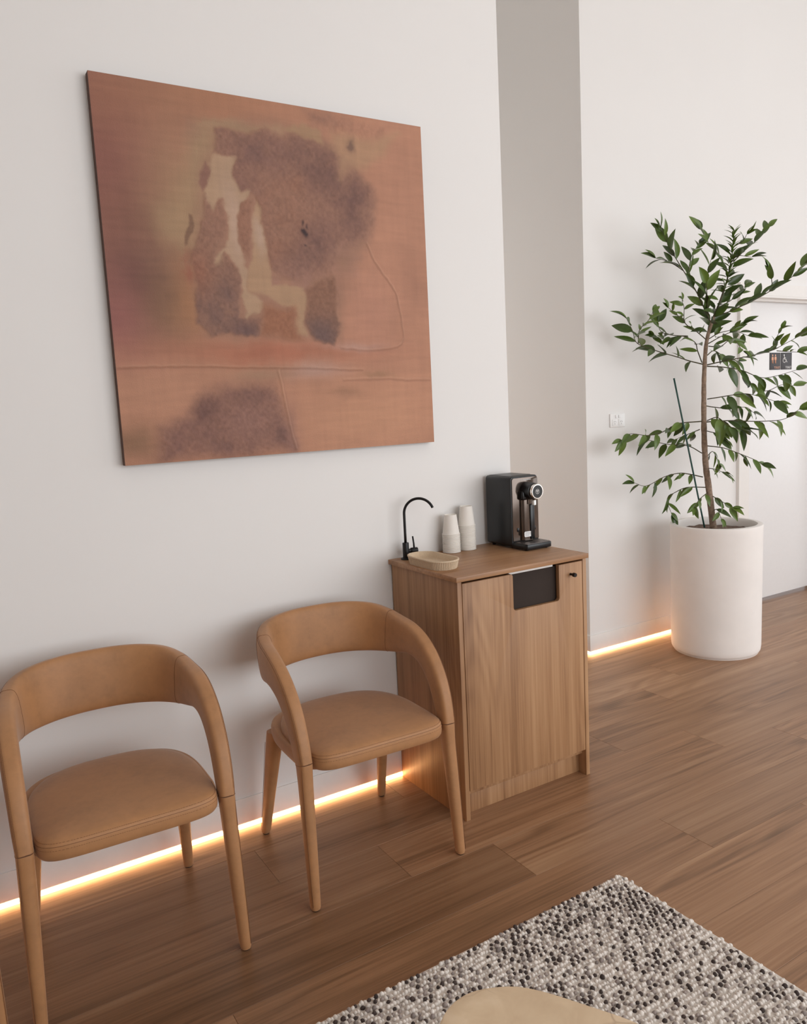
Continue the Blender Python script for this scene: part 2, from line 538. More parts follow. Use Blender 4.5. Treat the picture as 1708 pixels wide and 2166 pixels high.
# ---------------------------------------------------------------- light strips under the baseboards
def led(name, x0, x1, y0, y1, label):
    o = box(name, x0, x1, y0, y1, 0.0005, 0.0135, M['led'])
    return tag(o, label, 'light strip', 'warm light strips along the wall bases')
led('light_strip', XL, XA, -0.004, -0.0003, 'glowing warm light strip under the baseboard behind the tan chairs')
led('light_strip', XB-.004, 3.555, YB-.004, YB-.0003, 'glowing warm light strip on the floor left of the white planter')
led('light_strip', XB-.004, XB-.0003, YB, YK, 'short glowing light strip turning the wall corner behind the wooden cabinet')

# ================================================================ PAINTING
def build_painting():
    X0, X1, Z0, Z1, TH = -0.448, 0.737, 1.348, 2.531, 0.035
    root = empty('abstract_painting', ((X0+X1)/2, 0, Z0))
    tag(root, 'large square abstract canvas in earthy terracotta and brown on the white wall', 'painting')
    N = 380
    u, v = np.meshgrid(np.linspace(0, 1, N), np.linspace(0, 1, N))
    rs = np.random.RandomState(7)
    def vnoise(uu, vv, fu, fv, seed):
        g = np.random.RandomState(seed).rand(int(fv)+3, int(fu)+3)
        x = uu*fu; y = vv*fv
        xi = np.clip(np.floor(x).astype(int), 0, int(fu)+1); yi = np.clip(np.floor(y).astype(int), 0, int(fv)+1)
        fx = np.clip(x-xi, 0, 1); fy = np.clip(y-yi, 0, 1)
        fx = fx*fx*(3-2*fx); fy = fy*fy*(3-2*fy)
        return (g[yi, xi]*(1-fx)*(1-fy)+g[yi, xi+1]*fx*(1-fy)+g[yi+1, xi]*(1-fx)*fy+g[yi+1, xi+1]*fx*fy)
    def fbm(f, seed, octs=4, fv=None):
        fv = fv or f
        s = 0; a = 1; t = 0
        for i in range(octs):
            s = s+a*vnoise(u, v, f*2**i, fv*2**i, seed+i*13); t += a; a *= 0.55
        return s/t
    wu = (fbm(9, 1)-.5)*.05+(fbm(34, 21, 4)-.5)*.034; wv = (fbm(9, 5)-.5)*.05+(fbm(34, 25, 4)-.5)*.034
    U, V = u+wu*.6, v+wv*.6
    def sdf(poly):
        P = np.array(poly); d = np.full(u.shape, 9.0); ins = np.zeros(u.shape, bool)
        n = len(P)
        for i in range(n):
            a = P[i]; b = P[(i+1) % n]; e = b-a
            t = np.clip(((U-a[0])*e[0]+(V-a[1])*e[1])/(e@e+1e-9), 0, 1)
            d = np.minimum(d, np.hypot(U-a[0]-t*e[0], V-a[1]-t*e[1]))
            c = ((a[1] > V) != (b[1] > V)) & (U < (b[0]-a[0])*(V-a[1])/(b[1]-a[1]+1e-12)+a[0])
            ins ^= c
        return np.where(ins, -d, d)
    def mask(poly, soft): 
        x = np.clip(.5-sdf(poly)/(2*soft), 0, 1); return x*x*(3-2*x)
    def blob(cu, cv, ru, rv):
        return np.exp(-(((U-cu)/ru)**2+((V-cv)/rv)**2))
    def line(pts, w):
        d = np.full(u.shape, 9.0); P = catmull(pts, 24)
        for a, b in zip(P[:-1], P[1:]):
            e = b-a; t = np.clip(((u+wu*.15-a[0])*e[0]+(v+wv*.15-a[1])*e[1])/(e@e), 0, 1)
            d = np.minimum(d, np.hypot(u+wu*.15-a[0]-t*e[0], v+wv*.15-a[1]-t*e[1]))
        return np.exp(-(d/w)**2)
    def c(rgb): return np.array(lin(rgb)[:3])
    col = np.zeros(u.shape+(3,)); col[:] = c((178, 128, 102))
    hgt = np.zeros(u.shape)
    def lay(m, rgb, amt=1.0):
        nonlocal col
        k = np.clip(m*amt, 0, 1)[..., None]; col = col*(1-k)+c(rgb)*k
    # soft washes
    lay(blob(.00, .80, .24, .34), (136, 88, 76), 1.0)
    lay(blob(.10, .95, .20, .10), (148, 100, 80), .7)
    lay(blob(.33, 1.0, .24, .09), (162, 114, 86), .8)
    lay(blob(.08, .50, .15, .14), (108, 70, 63), .95)
    lay(blob(.02, .38, .11, .12), (146, 92, 86), .9)
    lay(blob(.15, .42, .08, .11), (122, 90, 68), .8)
    lay(blob(.10, .66, .10, .06), (126, 84, 70), .6)
    lay(blob(.20, .70, .09, .20), (160, 126, 96), .7)
    lay(blob(.21, .45, .05, .10), (172, 122, 84), .6)
    lay(blob(.92, .75, .12, .35), (178, 128, 104), .7)
    lay(blob(.95, .52, .05, .10), (150, 106, 86), .5)
    lay(blob(.78, .42, .10, .13), (182, 130, 108), .7)
    lay(blob(.45, .30, .30, .035), (166, 102, 78), .85)
    lay(blob(.11, .18, .18, .09), (178, 130, 104), .8)
    lay(blob(.76, .09, .25, .10), (188, 138, 108), .8)
    lay(blob(.58, .24, .09, .025), (182, 150, 138), .6)
    lay(blob(.40, .24, .10, .02), (156, 124, 100), .6)
    lay(blob(.67, .17, .06, .014), (148, 108, 84), .6)
    lay(blob(.80, .222, .06, .010), (146, 110, 82), .6)
    lay(blob(.02, .06, .09, .04), (122, 92, 68), .75)
    lay(blob(.72, .32, .10, .015), (182, 150, 138), .5)
    C1=[(0.313,0.841),(0.378,0.837),(0.368,0.79),(0.387,0.751),(0.415,0.748),(0.384,0.71),(0.362,0.673),(0.36,0.608),(0.371,0.55),(0.382,0.533),(0.384,0.473),(0.408,0.449),(0.426,0.419),(0.378,0.394),(0.371,0.472),(0.345,0.549),(0.322,0.577),(0.306,0.532),(0.291,0.534),(0.296,0.561),(0.323,0.589),(0.327,0.63),(0.336,0.671),(0.331,0.723),(0.316,0.721),(0.3,0.685),(0.281,0.707),(0.278,0.741),(0.302,0.783)]
    C2=[(0.436,0.721),(0.45,0.698),(0.442,0.632),(0.447,0.572),(0.448,0.487),(0.553,0.488),(0.561,0.454),(0.554,0.403),(0.561,0.346),(0.53,0.359),(0.521,0.421),(0.448,0.444),(0.421,0.45),(0.384,0.473),(0.382,0.533),(0.404,0.599),(0.415,0.666)]
    C3=[(0.271,0.908),(0.32,0.921),(0.314,0.852),(0.3,0.822),(0.27,0.757),(0.26,0.71),(0.248,0.641),(0.232,0.589),(0.207,0.576),(0.168,0.596),(0.141,0.622),(0.157,0.668),(0.202,0.728),(0.226,0.797),(0.243,0.855)]
    C4=[(0.524,0.931),(0.587,0.952),(0.648,0.936),(0.659,0.895),(0.618,0.908),(0.571,0.92)]
    C5=[(0.684,0.934),(0.734,0.935),(0.801,0.931),(0.903,0.963),(0.927,0.973),(0.86,0.9),(0.788,0.847),(0.736,0.848),(0.697,0.813),(0.715,0.871),(0.688,0.898)]
    C6=[(0.271,0.911),(0.358,0.94),(0.42,0.929),(0.518,0.936),(0.523,0.919),(0.471,0.927),(0.412,0.912),(0.319,0.909)]
    D1=[(0.319,0.909),(0.406,0.91),(0.472,0.93),(0.523,0.907),(0.571,0.92),(0.652,0.894),(0.688,0.892),(0.723,0.871),(0.694,0.825),(0.751,0.843),(0.815,0.787),(0.817,0.697),(0.783,0.643),(0.684,0.611),(0.663,0.527),(0.626,0.513),(0.52,0.508),(0.455,0.536),(0.449,0.632),(0.448,0.704),(0.431,0.738),(0.387,0.751),(0.368,0.79),(0.378,0.837),(0.314,0.847)]
    D2=[(0.28,0.735),(0.3,0.685),(0.328,0.722),(0.329,0.659),(0.298,0.581),(0.288,0.534),(0.322,0.571),(0.357,0.531),(0.365,0.478),(0.352,0.4),(0.423,0.389),(0.42,0.34),(0.311,0.357),(0.26,0.345),(0.217,0.386),(0.233,0.502),(0.234,0.583),(0.259,0.631)]
    D3=[(0.231,0.68),(0.242,0.675),(0.238,0.629),(0.214,0.593),(0.209,0.604)]
    D4=[(0.294,0.821),(0.306,0.795),(0.294,0.759),(0.269,0.74),(0.271,0.768)]
    D5=[(0.564,0.485),(0.663,0.521),(0.663,0.36),(0.642,0.327),(0.585,0.334),(0.56,0.384)]
    D6=[(0.208,0.173),(0.299,0.212),(0.43,0.209),(0.453,0.164),(0.474,0.074),(0.49,0.008),(0.282,0.004),(0.092,0.006),(0.105,0.083),(0.18,0.126)]
    D9=[(0.596,0.989),(0.881,0.979),(0.856,0.95),(0.763,0.926),(0.677,0.94),(0.615,0.955)]
    R1=[(0.42,0.425),(0.521,0.421),(0.537,0.359),(0.549,0.334),(0.426,0.34)]
    R2=[(0.465,0.753),(0.568,0.787),(0.576,0.703),(0.534,0.601),(0.457,0.573),(0.451,0.656)]
    D10=[(0.384,0.716),(0.42,0.725),(0.408,0.653),(0.385,0.569),(0.371,0.597),(0.363,0.65)]
    L1=[(-0.003,0.262),(0.168,0.263),(0.4,0.259),(0.742,0.244)]
    L2=[(0.672,0.213),(0.795,0.215),(0.992,0.209)]
    L3=[(0.46,0.246),(0.476,0.138),(0.498,0.014)]
    L4=[(0.782,0.63),(0.816,0.56),(0.875,0.49),(0.894,0.396),(0.886,0.321),(0.785,0.308),(0.671,0.314)]
    texd = np.clip(.5+(fbm(30, 3, 4)-.5)*2.4, 0, 1)
    brk = np.clip(.62+(fbm(14, 33, 4)-.5)*1.9, .25, 1)              # thin and thick passages of the dark paint
    def vmask(poly, s0, s1, ax0, ax1):
        t = np.clip((U-ax0)/(ax1-ax0), 0, 1); soft = s0+(s1-s0)*t
        x = np.clip(.5-sdf(poly)/(2*soft), 0, 1); return x*x*(3-2*x)
    lay(mask([(.24, .91), (.45, .95), (.62, .94), (.76, .86), (.82, .74), (.79, .63), (.69, .50), (.67, .34), (.40, .335), (.24, .35), (.22, .50), (.25, .70)], .025), (150, 112, 92), .8)
    lay(mask(C3, .040), (164, 134, 102), .75)
    lay(mask(C6, .016), (164, 134, 104), .7)
    lay(mask(D9, .030), (132, 96, 82), .75*brk)
    d1 = vmask(D1, .007, .030, .45, .80); lay(d1, (144, 104, 87), .55+.4*brk)
    lay(d1*blob(.66, .85, .13, .08), (108, 77, 71), .75*brk)
    lay(d1*blob(.75, .74, .08, .10), (104, 74, 69), .85*brk)
    lay(d1*blob(.59, .59, .10, .09), (104, 74, 69), .9*brk)
    lay(d1*blob(.45, .86, .11, .05), (116, 84, 77), .8*brk)
    lay(d1*blob(.40, .77, .05, .04), (124, 88, 78), .6*brk)
    lay(mask(R2, .05), (150, 104, 80), .7*brk)
    lay(blob(.72, .58, .08, .06)*texd, (160, 118, 100), .8)
    lay(blob(.55, .50, .14, .04)*texd, (152, 112, 96), .8)
    lay(blob(.68, .50, .05, .05), (166, 120, 98), .7)
    lay(mask(C1, .006), (174, 142, 114), .95)
    lay(mask(C1, .006)*blob(.355, .66, .03, .12), (182, 152, 134), .7)
    lay(mask(C2, .007), (170, 136, 106), .92)
    lay(mask(C2, .006)*blob(.43, .63, .02, .05), (184, 156, 138), .7)
    lay(mask(C4, .008), (164, 130, 100), .85); lay(mask(C5, .022), (170, 134, 104), .75)
    d2 = mask(D2, .007); lay(d2, (142, 103, 85), .6+.35*brk)
    lay(d2*blob(.29, .43, .08, .08), (108, 82, 77), .9*brk); lay(d2*blob(.37, .36, .05, .03), (106, 79, 76), .85)
    lay(d2*blob(.25, .52, .03, .06), (150, 98, 76), .6)
    lay(mask(D10, .006), (144, 102, 82), .9)
    lay(mask(D3, .004), (122, 90, 70), .9); lay(mask(D4, .005), (136, 96, 82), .9)
    lay(mask(R1, .018), (148, 98, 72), .9)
    d5 = mask(D5, .009); lay(d5, (136, 96, 76), .92); lay(d5*blob(.61, .35, .06, .05), (106, 82, 78), .9)
    lay(blob(.21, .54, .025, .04)*texd, (152, 90, 70), .9)
    lay(blob(.745, .907, .012, .016), (124, 94, 78), 1.5)
    d6 = mask(D6, .030); lay(d6, (124, 88, 78), .6+.38*brk)
    lay(d6*blob(.36, .10, .08, .05), (146, 106, 93), .85); lay(d6*blob(.22, .14, .06, .04), (102, 70, 65), .75)
    lay(d6*blob(.46, .06, .03, .05), (102, 72, 68), .7)
    lay(blob(.49, .06, .02, .08), (138, 100, 92), .6)
    lay(blob(.572, .647, .008, .011), (58, 40, 40), 1.4)
    lay(blob(.566, .675, .004, .008), (80, 56, 52), 1.0); lay(blob(.583, .668, .004, .006), (80, 56, 52), 1.0)
    lay(blob(.567, .602, .005, .004), (74, 52, 50), 1.0)
    rough_area = np.clip(d1+d2+d5+d6+mask(D9, .02)*.7+mask(R1, .02)*.8+mask(D10, .01), 0, 1)
    g = fbm(120, 41, 2); g2 = fbm(70, 61, 3)
    # brush streaks and grain
    streak = fbm(10, 71, 3, 90); streak2 = fbm(90, 81, 3, 10)
    tone = 1+(streak-.5)*.16*(1-rough_area)+(streak2-.5)*.10*(1-rough_area)+(fbm(6, 91)-.5)*.22+rough_area*(g-.5)*.34
    col = col*tone[..., None]
    hgt = rough_area*(g*.0022+g2*.0016)+(streak-.5)*.0006
    for pts, w, h in ((L1, .0035, .003), (L2, .003, .002), (L3, .004, .003), (L4, .003, .002)):
        ln = line(pts, w); hgt = hgt+ln*h
        sh = line([(a, b-.006) for a, b in pts], .003) if pts is not L3 else line([(a+.006, b) for a, b in pts], .003)
        lay(ln*.16, (198, 158, 132)); lay(sh*.30, (124, 84, 66))  # ridge highlight and the shade beside it, painted into the canvas colour
    edge = np.minimum(np.minimum(u, 1-u), np.minimum(v, 1-v)); hgt = hgt*np.clip(edge/.01, 0, 1)
    col = np.clip(col*PAINT_GAIN, 0, 1)
    Wd, Ht = X1-X0, Z1-Z0
    co = np.stack([(u-.5)*Wd, -TH-hgt, v*Ht], -1).reshape(-1, 3)
    i = np.arange(N*N).reshape(N, N)
    quads = np.stack([i[:-1, :-1], i[:-1, 1:], i[1:, 1:], i[1:, :-1]], -1).reshape(-1, 4)
    me = bpy.data.meshes.new('canvas_face')
    me.vertices.add(N*N); me.vertices.foreach_set('co', co.ravel())
    me.loops.add(quads.size); me.loops.foreach_set('vertex_index', quads.ravel())
    me.polygons.add(len(quads)); me.polygons.foreach_set('loop_start', np.arange(0, quads.size, 4))
    me.polygons.foreach_set('loop_total', np.full(len(quads), 4)); 
    me.update(); me.validate()
    me.polygons.foreach_set('use_smooth', np.ones(len(quads), bool))
    at = me.color_attributes.new('Col', 'FLOAT_COLOR', 'POINT')
    at.data.foreach_set('color', np.concatenate([col.reshape(-1, 3), np.ones((N*N, 1))], 1).ravel().astype(np.float32))
    me.materials.append(M['canvas'])
    o = bpy.data.objects.new('canvas_face', me); link(o, root)
    e = box('canvas_edge', -Wd/2, Wd/2, -TH+.0006, -0.004, 0, Ht, M['canvas_edge'], root)
    e['label'] = 'dark brown wrapped canvas edge'
PAINT_GAIN = 1.05
build_painting()

# ================================================================ CABINET
CX0, CX1, CYF, CZ = 0.529, 1.139, -0.4495, 0.900
def build_cabinet():
    root = empty('cabinet', ((CX0+CX1)/2, -0.23, 0))
    tag(root, 'oak wood-grain cabinet with a dark cut-out in its door, beside the chair', 'cabinet')
    ox, oy = root.location.x, root.location.y
    def B(name, x0, x1, y0, y1, z0, z1, mat, par=root, bev=0.0008):
        return box(name, x0-ox, x1-ox, y0-oy, y1-oy, z0, z1, mat, par, bevel=bev)
    yb = -0.0065
    T = 0.018
    B('side_panel', CX0, CX0+T, CYF, yb, 0, CZ-.018, M['cab'])
    B('side_panel', CX1-T, CX1, CYF, yb, 0, CZ-.018, M['cab'])
    B('back_panel', CX0+T, CX1-T, yb-.014, yb, 0.09, CZ-.018, M['shadow_gap'])
    B('bottom_panel', CX0+T, CX1-T, CYF+.022, yb-.014, 0.085, 0.103, M['cab'])
    B('worktop', 0.518, 1.141, -0.462, -0.0005, CZ-.018, CZ, M['cab_top'], bev=0.0012)
    B('kick_board', CX0+T, CX1-T, CYF+.045, CYF+.061, 0.0, 0.085, M['cab'])
    # door: outline with the notch cut from its upper edge
    dx0, dx1, dz0, dz1 = CX0+T+.003, CX1-T-.003, 0.108, CZ-.028
    nx0, nx1, nz, r = 0.776, 0.999, 0.735, 0.012
    pts = [(dx0, dz0), (dx1, dz0), (dx1, dz1), (nx1, dz1)]
    for k in range(7):
        a = -k*PI/12; pts.append((nx1-r+r*math.cos(a), nz+r+r*math.sin(a)))
    for k in range(7):
        a = -PI/2-k*PI/12; pts.append((nx0+r+r*math.cos(a), nz+r+r*math.sin(a)))
    pts += [(nx0, dz1-.006), (nx0-.006, dz1), (dx0, dz1)]
    door = extrude_poly('door', [(x-ox, z) for x, z in pts], 'y', CYF-oy, CYF+.018-oy, M['cab'], root, bevel=0.0008)
    # knob
    k = lathe('knob', [(0.0, 0.0), (0.0045, 0.0), (0.0045, 0.014), (0.0075, 0.015), (0.008, 0.0165), (0.008, 0.0265), (0.0072, 0.028), (0.0, 0.028)], 20, M['black'], door)
    k.location = (1.057-ox, CYF-oy, 0.829); k.rotation_euler = (PI/2, 0, 0)
    k['label'] = 'small round black knob'
    # waste chute behind the notch
    bin_ = B('bin_liner', nx0-.02, nx1+.02, CYF+.022, CYF+.20, 0.55, 0.866, M['bin'])
    bin_['label'] = 'dark brown panel inside the door cut-out'
    s = B('edge_strip', nx0-.003, nx1-.014, CYF+.019, CYF+.030, 0.8665, 0.8765, M['white_edge'])
    s['label'] = 'white strip along the top of the cut-out'
build_cabinet()

# ================================================================ WATER DISPENSER
def build_dispenser():
    root = empty('water_dispenser', (1.064, 0, CZ), 0)
    tag(root, 'black countertop water dispenser with chrome dial on the oak cabinet', 'water dispenser')
    w, h = 0.0705, 0.292
    y0, y1 = -0.190, -0.022
    # body: rounded in profile (front view), extruded front to back
    def rr(x0, x1, z0, z1, rt, rb, n=6):
        p = []
        for cx, cz, r, a0 in ((x1-rb, z0+rb, rb, -PI/2), (x1-rt, z1-rt, rt, 0), (x0+rt, z1-rt, rt, PI/2), (x0+rb, z0+rb, rb, PI)):
            for k in range(n+1):
                a = a0+k*PI/2/n; p.append((cx+r*math.cos(a), cz+r*math.sin(a)))
        return p
    body = extrude_poly('body', rr(-w, w, 0.008, h, 0.014, 0.010), 'y', y0+.004, y1, M['disp_side'], root, bevel=0.004)
    extrude_poly('lid', rr(-w+.012, w-.012, y0+.03, y1-.008, 0.006, 0.006), 'z', h-.0008, h+.0012, M['disp_side'], body, bevel=0.0005)
    fr = extrude_poly('front_panel', rr(-w+.004, w-.004, 0.030, h-.006, 0.010, 0.004), 'y', y0-.001, y0+.004, M['disp_front'], root, bevel=0.001)
    # glossy column below the spout (half round bay)
    col = [( -0.030, y0-.0005)]+[(-0.030*math.cos(PI*k/14), y0-.006-.016*math.sin(PI*k/14)) for k in range(15)]+[(0.030, y0-.0005)]
    c = extrude_poly('spout_column', col, 'z', 0.032, 0.208, M['disp_front'], root)
    # dial housing, ring and face
    def fwd(name, prof, mat, par, x, z, y):
        o = lathe(name, prof, 40, mat, par); o.rotation_euler = (PI/2, 0, 0); o.location = (x, y, z); return o
    fwd('dial_housing', [(0, 0), (0.036, 0), (0.0365, 0.012), (0.033, 0.048), (0.030, 0.050), (0, 0.050)], M['disp_dark'], root, 0.006, 0.232, y0-.001)
    box('housing_base', -0.036, 0.040, y0-.026, y0-.001, 0.196, 0.234, M['disp_dark'], root, bevel=0.008, seg=3)
    dial = fwd('dial', [(0, 0), (0.0290, 0), (0.0305, 0.002), (0.0305, 0.016), (0.0290, 0.0185), (0.0258, 0.0185), (0.0250, 0.0170), (0, 0.0170)], M['chrome'], root, 0.006, 0.232, y0-.051)
    face = lathe('dial_face', [(0, 0), (0.0248, 0), (0.0248, 0.0008), (0, 0.0008)], 40, M['disp_dark'], dial); face.location = (0, 0, 0.0168)
    # badge: ring, W, underline
    lathe('badge', [(0.0088, 0), (0.0098, 0), (0.0098, 0.0003), (0.0088, 0.0003)], 32, M['print_white'], dial, close=True).location = (0, 0, 0.0177)
    text_mesh('badge', 'W', 0.0125, M['print_white'], dial, (0, 0.0012, 0.0178), (0, 0, 0), 0.0002, bold=0.0002)
    box('badge', -0.0032, 0.0032, -0.0062, -0.0048, 0.0176, 0.0181, M['print_white'], dial)
    # brand line
    bx = 0.004
    r = lathe('badge', [(0.0036, 0), (0.0042, 0), (0.0042, 0.0003), (0.0036, 0.0003)], 24, M['print_white'], fr, close=True)
    r.rotation_euler = (PI/2, 0, 0); r.location = (-0.019, y0-.0012, 0.2765)
    text_mesh('badge', 'W', 0.0052, M['print_white'], fr, (-0.019, y0-.0014, 0.2768), (PI/2, 0, 0), 0.0002)
    text_mesh('brand_lettering', 'Westinghouse', 0.0072, M['print_white'], fr, (0.0105, y0-.0014, 0.2765), (PI/2, 0, 0), 0.0002, bold=0.0001)
    # spout
    sp = fwd('nozzle', [(0, 0), (0.0082, 0), (0.0082, 0.018), (0.0070, 0.020), (0, 0.020)], M['chrome'], root, 0, 0, 0)
    sp.rotation_euler = (0, 0, 0); sp.location = (0.006, y0-.046, 0.177)
    box('light_sensor', -0.0105, 0.0105, y0-.0275, y0-.0215, 0.036, 0.178, M['disp_dark'], root, bevel=0.003).location = (0.014, 0, 0)
    # clips either side
    for x in (-0.043, 0.043):
        box('clip', x-.005, x+.005, y0-.005, y0-.001, 0.068, 0.084, M['disp_dark'], root, bevel=0.0015)
    # sticker with printed lines
    st = extrude_poly('sticker', rr(-0.030, 0.014, 0.047, 0.069, 0.005, 0.005), 'y', y0-.0252, y0-.0246, M['print_white'], root)
    st['label'] = 'white paper sticker with rows of small print'
    for z, ln in ((0.064, 0.034), (0.0585, 0.036), (0.053, 0.020)):
        box('small_print', -0.026, -0.026+ln, y0-.0256, y0-.0252, z-.0006, z+.0006, M['print_grey'], st)
    # drip tray with perforated grille
    tray = extrude_poly('drip_tray', rr(-w+.003, w-.001, y0-.080, y0+.01, 0.006, 0.014), 'z', 0.004, 0.026, M['disp_dark'], root, bevel=0.003)
    gr = extrude_poly('grille', rr(-w+.009, w-.007, y0-.074, y0-.004, 0.004, 0.010), 'z', 0.0255, 0.0278, M['grille'], tray)
    for i in range(9):
        for j in range(5):
            x = -0.052+i*.0130+(0.0065 if j % 2 else 0); y = y0-.066+j*.0135
            if x > 0.055 or (abs(x-.004) < .013 and abs(y-(y0-.045)) < .012): continue
            lathe('hole', [(0, 0), (0.0030, 0), (0.0030, 0.0004), (0, 0.0004)], 8, M['disp_dark'], gr, (x, y, 0.0276), smooth=False)
    lathe('drain', [(0, 0), (0.010, 0), (0.010, 0.0005), (0, 0.0005)], 20, M['disp_dark'], gr, (0.004, y0-.045, 0.0276))
    for x in (-0.05, 0.05):
        for y in (y0-.06, y1-.02):
            lathe('rubber_foot', [(0, 0), (0.007, 0), (0.0075, 0.001), (0.0075, 0.009), (0, 0.009)], 14, M['disp_dark'], root, (x, y, 0.0))
build_dispenser()

# ================================================================ TAP
def build_tap():
    root = empty('water_tap', (0.573, -0.048, CZ))
    tag(root, 'slim matt black water tap with curved spout at the wall', 'tap')
    lathe('base_flange', [(0, 0), (0.021, 0), (0.021, 0.004), (0.0195, 0.006), (0, 0.006)], 32, M['black'], root)
    lathe('tap_body', [(0, 0.005), (0.0125, 0.005), (0.0125, 0.064), (0.0118, 0.066), (0, 0.066)], 32, M['black'], root)
    d = Vector((0.76, -0.65, 0)).normalized(); r = 0.058; zs = 0.180
    pts = [(0, 0, 0.06), (0, 0, 0.10), (0, 0, 0.14), (0, 0, zs-.01)]
    for k in range(0, 31):
        a = PI-k*(PI*0.885)/30
        q = d*(r+r*math.cos(a)); pts.append((q.x, q.y, zs+r*math.sin(a)))
    tube('spout', pts, 0.0052, M['black'], root, 14)
    v = lathe('valve', [(0, 0.009), (0.0085, 0.009), (0.0085, 0.020), (0.0112, 0.021), (0.0118, 0.0225), (0.0118, 0.046), (0.0108, 0.048), (0, 0.048)], 28, M['black'], root, (0, 0, 0.032))
    v.rotation_euler = (0, PI/2, math.radians(-12))
    tube('lever', [(0.034, -0.007, 0.040), (0.033, -0.007, 0.06), (0.030, -0.006, 0.088)], [0.0034, 0.0034, 0.0032], M['black'], v.parent, 12)
build_tap()

# ================================================================ FLUTED TRAY
def build_tray():
    L, Wd = 0.250, 0.124                       # rim size, long side runs away from the wall
    cx, cy = 0.584, -0.220
    root = empty('fluted_tray', (cx, cy, CZ))
    tag(root, 'oval beige stone tray with fluted outer side in front of the tap', 'tray')
    def stadium(n, off):
        """points and outward normals of the stadium outline shrunk by off"""
        r = Wd/2; s = L/2-r; out = []
        per = 2*PI*r+4*s
        for k in range(n):
            t = per*k/n
            if t < PI*r: a = t/r; c = (0, s); nx, ny = math.cos(a), math.sin(a); p = (nx*r, s+ny*r)
            elif t < PI*r+2*s: q = t-PI*r; nx, ny = -1, 0; p = (-r, s-q)
            elif t < 2*PI*r+2*s: a = PI+(t-PI*r-2*s)/r; nx, ny = math.cos(a), math.sin(a); p = (nx*r, -s+ny*r)
            else: q = t-2*PI*r-2*s; nx, ny = 1, 0; p = (r, -s+q)
            out.append((p[0]-nx*off, p[1]-ny*off))
        return out
    n = 736; fl = 92
    def R(off, z, amp):
        base = stadium(n, off)
        if amp:
            b2 = stadium(n, off+amp)
            o = []
            for k in range(n):
                t = abs(math.sin(PI*fl*k/n)); t = t**0.6
                o.append((b2[k][0]+(base[k][0]-b2[k][0])*t, b2[k][1]+(base[k][1]-b2[k][1])*t, z))
            return o
        return [(p[0], p[1], z) for p in base]
    rings = [R(.012, 0.0, 0), R(.0085, 0.0, 0), R(.0075, 0.002, .0032), R(.002, 0.027, .0032), R(.0015, 0.0285, 0), R(.0, 0.030, 0), R(.0004, 0.0335, 0), R(.002, 0.0342, 0), R(.0055, 0.0342, 0), R(.007, 0.0325, 0), R(.0125, 0.012, 0), R(.018, 0.0085, 0), R(.03, 0.008, 0)]
    loft('bowl', rings, M['tray'], root)
build_tray()

# ================================================================ PAPER CUPS
def build_cups():
    r0, r1, h, th = 0.0345, 0.0248, 0.080, 0.00035
    lip = [(r0+.0002+0.0021*math.cos(a), 0.0018+0.0016*math.sin(a)) for a in [(-80+k*40)*PI/180 for k in range(7)]]
    def prof():
        p = [(r0-th-.0006, 0.0016)]+lip[:]
        p += [(r0-.0004, 0.0042), (r1+.0006, h-.006), (r1, h), (r1-.0012, h), (r1-.0016, h-.004), (0.0, h-.004)]
        p += [(0.0, h-.0044), (r1-.0019-th, h-.0044), (r0-.0008-th, 0.0042)]
        return p
    ords = ['second', 'third', 'fourth', 'fifth', 'sixth', 'seventh', 'eighth', 'ninth', 'tenth', 'eleventh', 'twelfth', 'thirteenth', 'fourteenth', 'fifteenth', 'sixteenth', 'seventeenth', 'eighteenth', 'nineteenth', 'twentieth']
    proto = lathe('paper_cup', prof(), 36, M['cup'], close=True)
    first = True
    for (x, y, n, nm) in ((0.788, -0.052, 15, 'shorter stack near the tap'), (0.868, -0.050, 20, 'taller stack near the dispenser')):
        for i in range(n):
            o = proto if first else proto.copy()
            if not first: COL.objects.link(o)
            first = False
            k = n-1-i
            o.location = (x+random.Random(i).uniform(-.0003, .0003), y, CZ+.0002+i*0.0052)
            o.rotation_euler = (0, 0, i*0.7)
            if k == 0: lb = 'upside-down white paper cup on top of the '+nm
            elif i == 0: lb = 'lowest white paper cup of the '+nm
            else: lb = ords[k-1]+' white paper cup from the top of the '+nm
            tag(o, lb, 'cup', 'stacked white paper cups')
build_cups()

# ================================================================ CHAIRS
def superring(C, A, B, ha, hb, n, e):
    """closed superellipse ring in the plane of A,B"""
    o = []
    for k in range(n):
        t = 2*PI*k/n; c, s = math.cos(t), math.sin(t)
        o.append(C+A*(ha*math.copysign(abs(c)**(2/e), c))+B*(hb*math.copysign(abs(s)**(2/e), s)))
    return o

